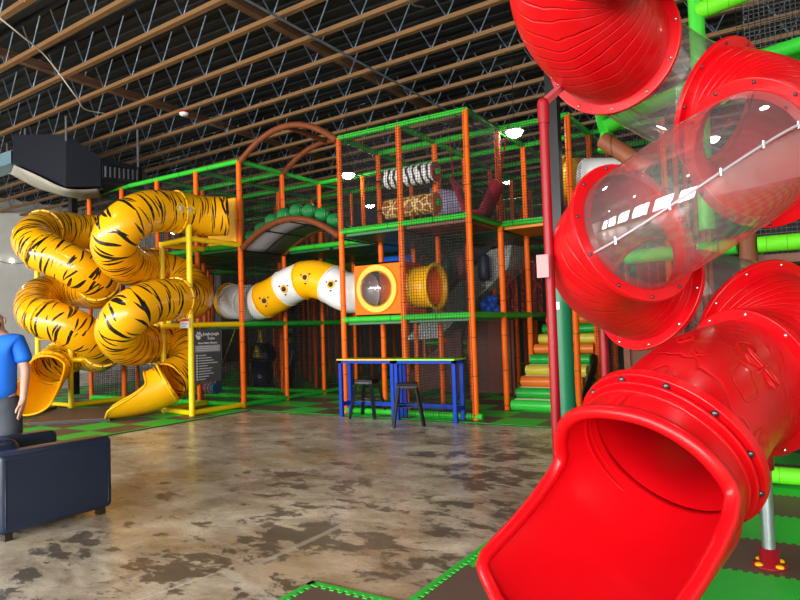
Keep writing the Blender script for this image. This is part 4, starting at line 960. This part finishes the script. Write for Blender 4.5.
MB().cyl((X0-.01, 8.25, zb), (gx(-4), 8.25, Z1-.03), .008, n=6).cyl((X0-.01, 8.72, zb), (gx(-4), 8.72, Z1-.03), .008, n=6).build('hanging_tie', BLACKM, SG)
WS = thing('warning_sign', (gx(-4)-.03, 8.03, Z1), 'small white warning card with red heading on the yellow corner post', 'sign')
q = Vector((gx(-4)-.06, 8.045, Z1+.04)); MB().box((q.x-.14, q.y-.008, q.z-.09), (q.x+.12, q.y, q.z+.09)).build('card', mat('card_white', (.75, .74, .72), .6), WS)
MB().box((q.x-.13, q.y-.011, q.z+.03), (q.x+.11, q.y-.008, q.z+.08)).build('red_heading', mat('card_red', (.6, .05, .05), .6), WS)
b = MB()
for k in range(3): b.box((q.x-.12, q.y-.010, q.z-.01-.03*k), (q.x+.09-.03*k, q.y-.008, q.z+.0-.03*k))
b.build('small_print', mat('card_grey', (.25, .2, .2), .6), WS)

# swinging log, gold and navy cabinet, figure and bin seen through the frame
t = thing('hanging_log', (-11, 9.95, .45), 'purple foam log with blue end hung on a yellow rope behind the rules board', 'swing')
lx, lz = Yl = (-10.6, .40)
MB().cyl((-11.35, 9.9, .33), (-10.98, 9.9, .33), .115, n=24).build('log', mat('purple_vinyl', (.18, .05, .14), .5), t, bevel=.02)
MB().cyl((-10.99, 9.9, .33), (-10.90, 9.9, .33), .13, n=24).build('end_cap', mat('blue_vinyl', (.02, .16, .42), .45), t, bevel=.02)
RO = mat('yellow_rope', (.55, .42, .06), .8)
MB().cyl((-10.92, 9.86, .45), (-10.18, 9.8, 1.66), .014, n=8).build('rope', RO, t)
b = MB()
for k in range(6): b.tube([Vector((-11.6+.11*k, 9.9+.135*math.cos(a*PI/6), .33+.135*math.sin(a*PI/6))) for a in range(12)], .009, 6, closed=True)
b.build('rope_netting', RO, t)
NAVY = mat('navy_gloss', (.008, .012, .06), .25); GOLD = mat('gold_paint', (.72, .46, .05), .35, .4)
t = thing('fortune_cabinet', (-12.07, 12.5, 0), 'navy arched cabinet with gold ornament and gold column on top, behind the left posts', 'cabinet')
MB().lathe([(.33, 0), (.33, .08), (.28, .12), (.28, .70), (.34, .74), (.34, .80), (.30, .82)], (-12.07, 12.5, .015), 8).build('base', NAVY, t)
MB().add([], []).tube([Vector((-12.07+.30*math.cos(a*PI/12), 12.4, .82+.40*math.sin(a*PI/12))) for a in range(13)], .045, 10).build('arch', NAVY, t)
MB().lathe([(.30, .80), (.30, .95), (.24, 1.12), (.12, 1.22), (.001, 1.24)], (-12.07, 12.62, .015), 20).build('back_dome', NAVY, t)
b = MB(); b.ball((-12.07, 12.35, .90), .15, 14, 8, (1, .7, .6)).ball((-12.07, 12.35, 1.02), .11, 12, 8).ball((-12.15, 12.32, .95), .06, 10, 6).ball((-11.99, 12.32, .95), .06, 10, 6).ball((-12.07, 12.33, 1.12), .06, 10, 6); b.build('gold_ornament', GOLD, t)
MB().lathe([(.10, 1.22), (.13, 1.26), (.07, 1.32), (.09, 1.42), (.06, 1.50), (.10, 1.58), (.12, 1.62), (.001, 1.64)], (-12.07, 12.5, .0), 16).build('gold_column', GOLD, t)
t = thing('litter_bin', (-11.45, 12.75, 0), 'black open topped bin in front of the figure in blue', 'bin')
MB().lathe([(.001, .015), (.15, .015), (.19, .46), (.205, .46), (.205, .50), (.18, .50), (.14, .05), (.001, .04)], (-11.45, 12.75, 0), 20).build('body', BLACKM, t)

def skin(name, V, E, R, m, parent, sub=2, root=0):
    me = bpy.data.meshes.new(name); me.from_pydata([tuple(v) for v in V], E, []); o = bpy.data.objects.new(name, me); COL.objects.link(o); o.parent = parent
    s = o.modifiers.new('skin', 'SKIN'); s.use_smooth_shade = True
    sv = me.skin_vertices[0].data
    for i, r in enumerate(R): sv[i].radius = r if isinstance(r, tuple) else (r, r)
    sv[root].use_root = True; u = o.modifiers.new('sub', 'SUBSURF'); u.levels = sub; u.render_levels = sub; me.materials.append(m); return o
def figure(root, skin_m, shirt_m, short_m, shoe_m, long_trousers=False):
    V = [(0, 0, .95), (0, .02, 1.10), (0, .0, 1.30), (0, -.01, 1.45), (0, .005, 1.53), (0, .02, 1.60), (0, .03, 1.68)]
    R = [(.15, .11), (.15, .115), (.15, .11), (.09, .07), (.053, .055), (.068, .082), (.062, .078)]
    E = [(0, 1), (1, 2), (2, 3), (3, 4), (4, 5), (5, 6)]
    hands = []
    for s in (-1, 1):
        n = len(V); V += [(s*.18, -.01, 1.43), (s*.245, -.01, 1.16), (s*.265, .07, .93), (s*.268, .10, .86), (s*.268, .115, .82)]
        R += [.062, .046, .030, (.022, .036), (.018, .036)]; E += [(3, n), (n, n+1), (n+1, n+2), (n+2, n+3), (n+3, n+4)]
        for q, (dy, L) in enumerate(((-.030, .060), (-.010, .075), (.010, .080), (.028, .070))):
            m_ = len(V); bx, by, bz = s*.268, .118+dy*.9, .815
            V += [(bx-s*.002, by, bz), (bx-s*.006, by+.006, bz-L*.45), (bx-s*.020, by+.004, bz-L*.95)]; R += [.0095, .0085, .007]; E += [(n+4, m_), (m_, m_+1), (m_+1, m_+2)]
        m_ = len(V); V += [(s*.262, .135, .865), (s*.250, .158, .835), (s*.243, .165, .80)]; R += [.012, .011, .008]; E += [(n+3, m_), (m_, m_+1), (m_+1, m_+2)]
        n = len(V); V += [(s*.095, 0, .88), (s*.11, .02, .50), (s*.115, -.01, .28), (s*.12, -.03, .09), (s*.13, .10, .045)]
        R += [(.085, .09), .058, .055, .036, (.038, .03)]; E += [(0, n), (n, n+1), (n+1, n+2), (n+2, n+3), (n+3, n+4)]
    skin('body', V, E, R, skin_m, root)
    V = [(0, .005, .885), (0, .035, 1.06), (0, .02, 1.28), (0, -.01, 1.44), (0, 0, 1.49)]; R = [(.195, .15), (.19, .16), (.185, .145), (.10, .085), (.066, .066)]; E = [(0, 1), (1, 2), (2, 3), (3, 4)]
    for s in (-1, 1): n = len(V); V += [(s*.17, -.01, 1.42), (s*.225, -.01, 1.29), (s*.235, -.01, 1.22)]; R += [.088, .080, .082]; E += [(3, n), (n, n+1), (n+1, n+2)]
    skin('t_shirt', V, E, R, shirt_m, root)
    V = [(0, 0, .99), (0, 0, .88)]; R = [(.186, .15), (.185, .15)]; E = [(0, 1)]; kz = .12 if long_trousers else .52
    for s in (-1, 1): n = len(V); V += [(s*.10, 0, .80), (s*.115, .015, kz+.1), (s*.118, .015, kz)]; R += [(.125, .13), .112 if not long_trousers else .075, .115 if not long_trousers else .07]; E += [(1, n), (n, n+1), (n+1, n+2)]
    skin('trousers' if long_trousers else 'shorts', V, E, R, short_m, root)
    for s in (-1, 1):
        skin('shoe', [(s*.12, -.06, .05), (s*.122, 0, .055), (s*.13, .09, .045), (s*.138, .16, .035)], [(0, 1), (1, 2), (2, 3)], [.045, (.05, .055), (.05, .04), (.04, .028)], shoe_m, root)
SK = mat('light_skin', (.62, .34, .25), .5, var=.06)
M1 = thing('person', (0, 0, 0), 'bald person in bright blue t-shirt and charcoal shorts walking at the left edge', 'person')
figure(M1, SK, mat('bright_blue_cotton', (.005, .16, .80), .75, var=.08), mat('charcoal_cotton', (.045, .055, .075), .8), mat('grey_shoe', (.08, .08, .09), .6))
MB().tube([(-.062, .075, 1.585), (-.045, .115, 1.565), (0, .135, 1.555), (.045, .115, 1.565), (.062, .075, 1.585)], [.018, .032, .038, .032, .018], 12).ball((0, .085, 1.545), .055, 14, 8, (1.05, 1, .9)).build('dark_beard', mat('dark_beard', (.03, .022, .022), .8), M1)
MB().ball((0, .118, 1.625), .016, 10, 8, (.8, 1, 1.5)).build('nose', SK, M1)
for s in (-1, 1):
    MB().ball((s*.083, .02, 1.615), .022, 10, 8, (.35, .8, 1.3)).build('ear', SK, M1)
    e_ = MB().ball((s*.03, .100, 1.648), .011, 10, 6).build('eye', mat('eye_white', (.7, .7, .68), .3), M1); MB().ball((s*.03, .110, 1.648), .005, 8, 5).build('pupil', BLACKM, e_)
g = MB()
for s in (-1, 1): g.tube([Vector((s*.034+.026*math.cos(a*PI/6), .120, 1.648+.018*math.sin(a*PI/6))) for a in range(12)], .0022, 6, closed=True).cyl((s*.06, .118, 1.652), (s*.086, .03, 1.64), .002, n=6)
g.cyl((-.008, .122, 1.65), (.008, .122, 1.65), .002, n=6); g.build('glasses', BLACKM, M1)
mp_ = WG(-2, 503); M1.location = (mp_.x, mp_.y, 0); M1.rotation_euler = (0, 0, math.atan2(-mp_.y, -mp_.x)-PI/2-R_(28)); M1.scale = (1.04, 1.04, 1.07)
M2 = thing('costumed_figure', (0, 0, 0), 'figure in blue shirt and navy cap standing behind the black bin', 'figure')
figure(M2, mat('tan_skin', (.45, .25, .16), .5), mat('blue_denim_shirt', (.01, .12, .28), .8), mat('navy_trousers', (.01, .03, .09), .8), BLACKM, True)
MB().lathe([(.14, 1.70), (.10, 1.71), (.095, 1.78), (.06, 1.82), (.001, 1.83)], (0, .02, 0), 18).build('cap', mat('navy_felt', (.01, .02, .07), .8), M2)
M2.location = (-11.62, 13.1, .015); M2.scale = (.80, .80, .80); M2.rotation_euler = (0, 0, PI-.5)

# ================================================================== colour management
w = bpy.data.worlds.new('world'); scn.world = w; w.use_nodes = True
w.node_tree.nodes['Background'].inputs[0].default_value = (.55, .62, .7, 1); w.node_tree.nodes['Background'].inputs[1].default_value = .25
v = scn.view_settings; v.view_transform = 'Standard'; v.look = 'None'; v.gamma = 1; v.use_curve_mapping = False; v.exposure = .34
scn.cycles.use_denoising = True; scn.cycles.max_bounces = 6; scn.cycles.diffuse_bounces = 3; scn.cycles.glossy_bounces = 3; scn.cycles.transparent_max_bounces = 24
scn.cycles.sample_clamp_indirect = 6; scn.cycles.caustics_reflective = False; scn.cycles.caustics_refractive = False
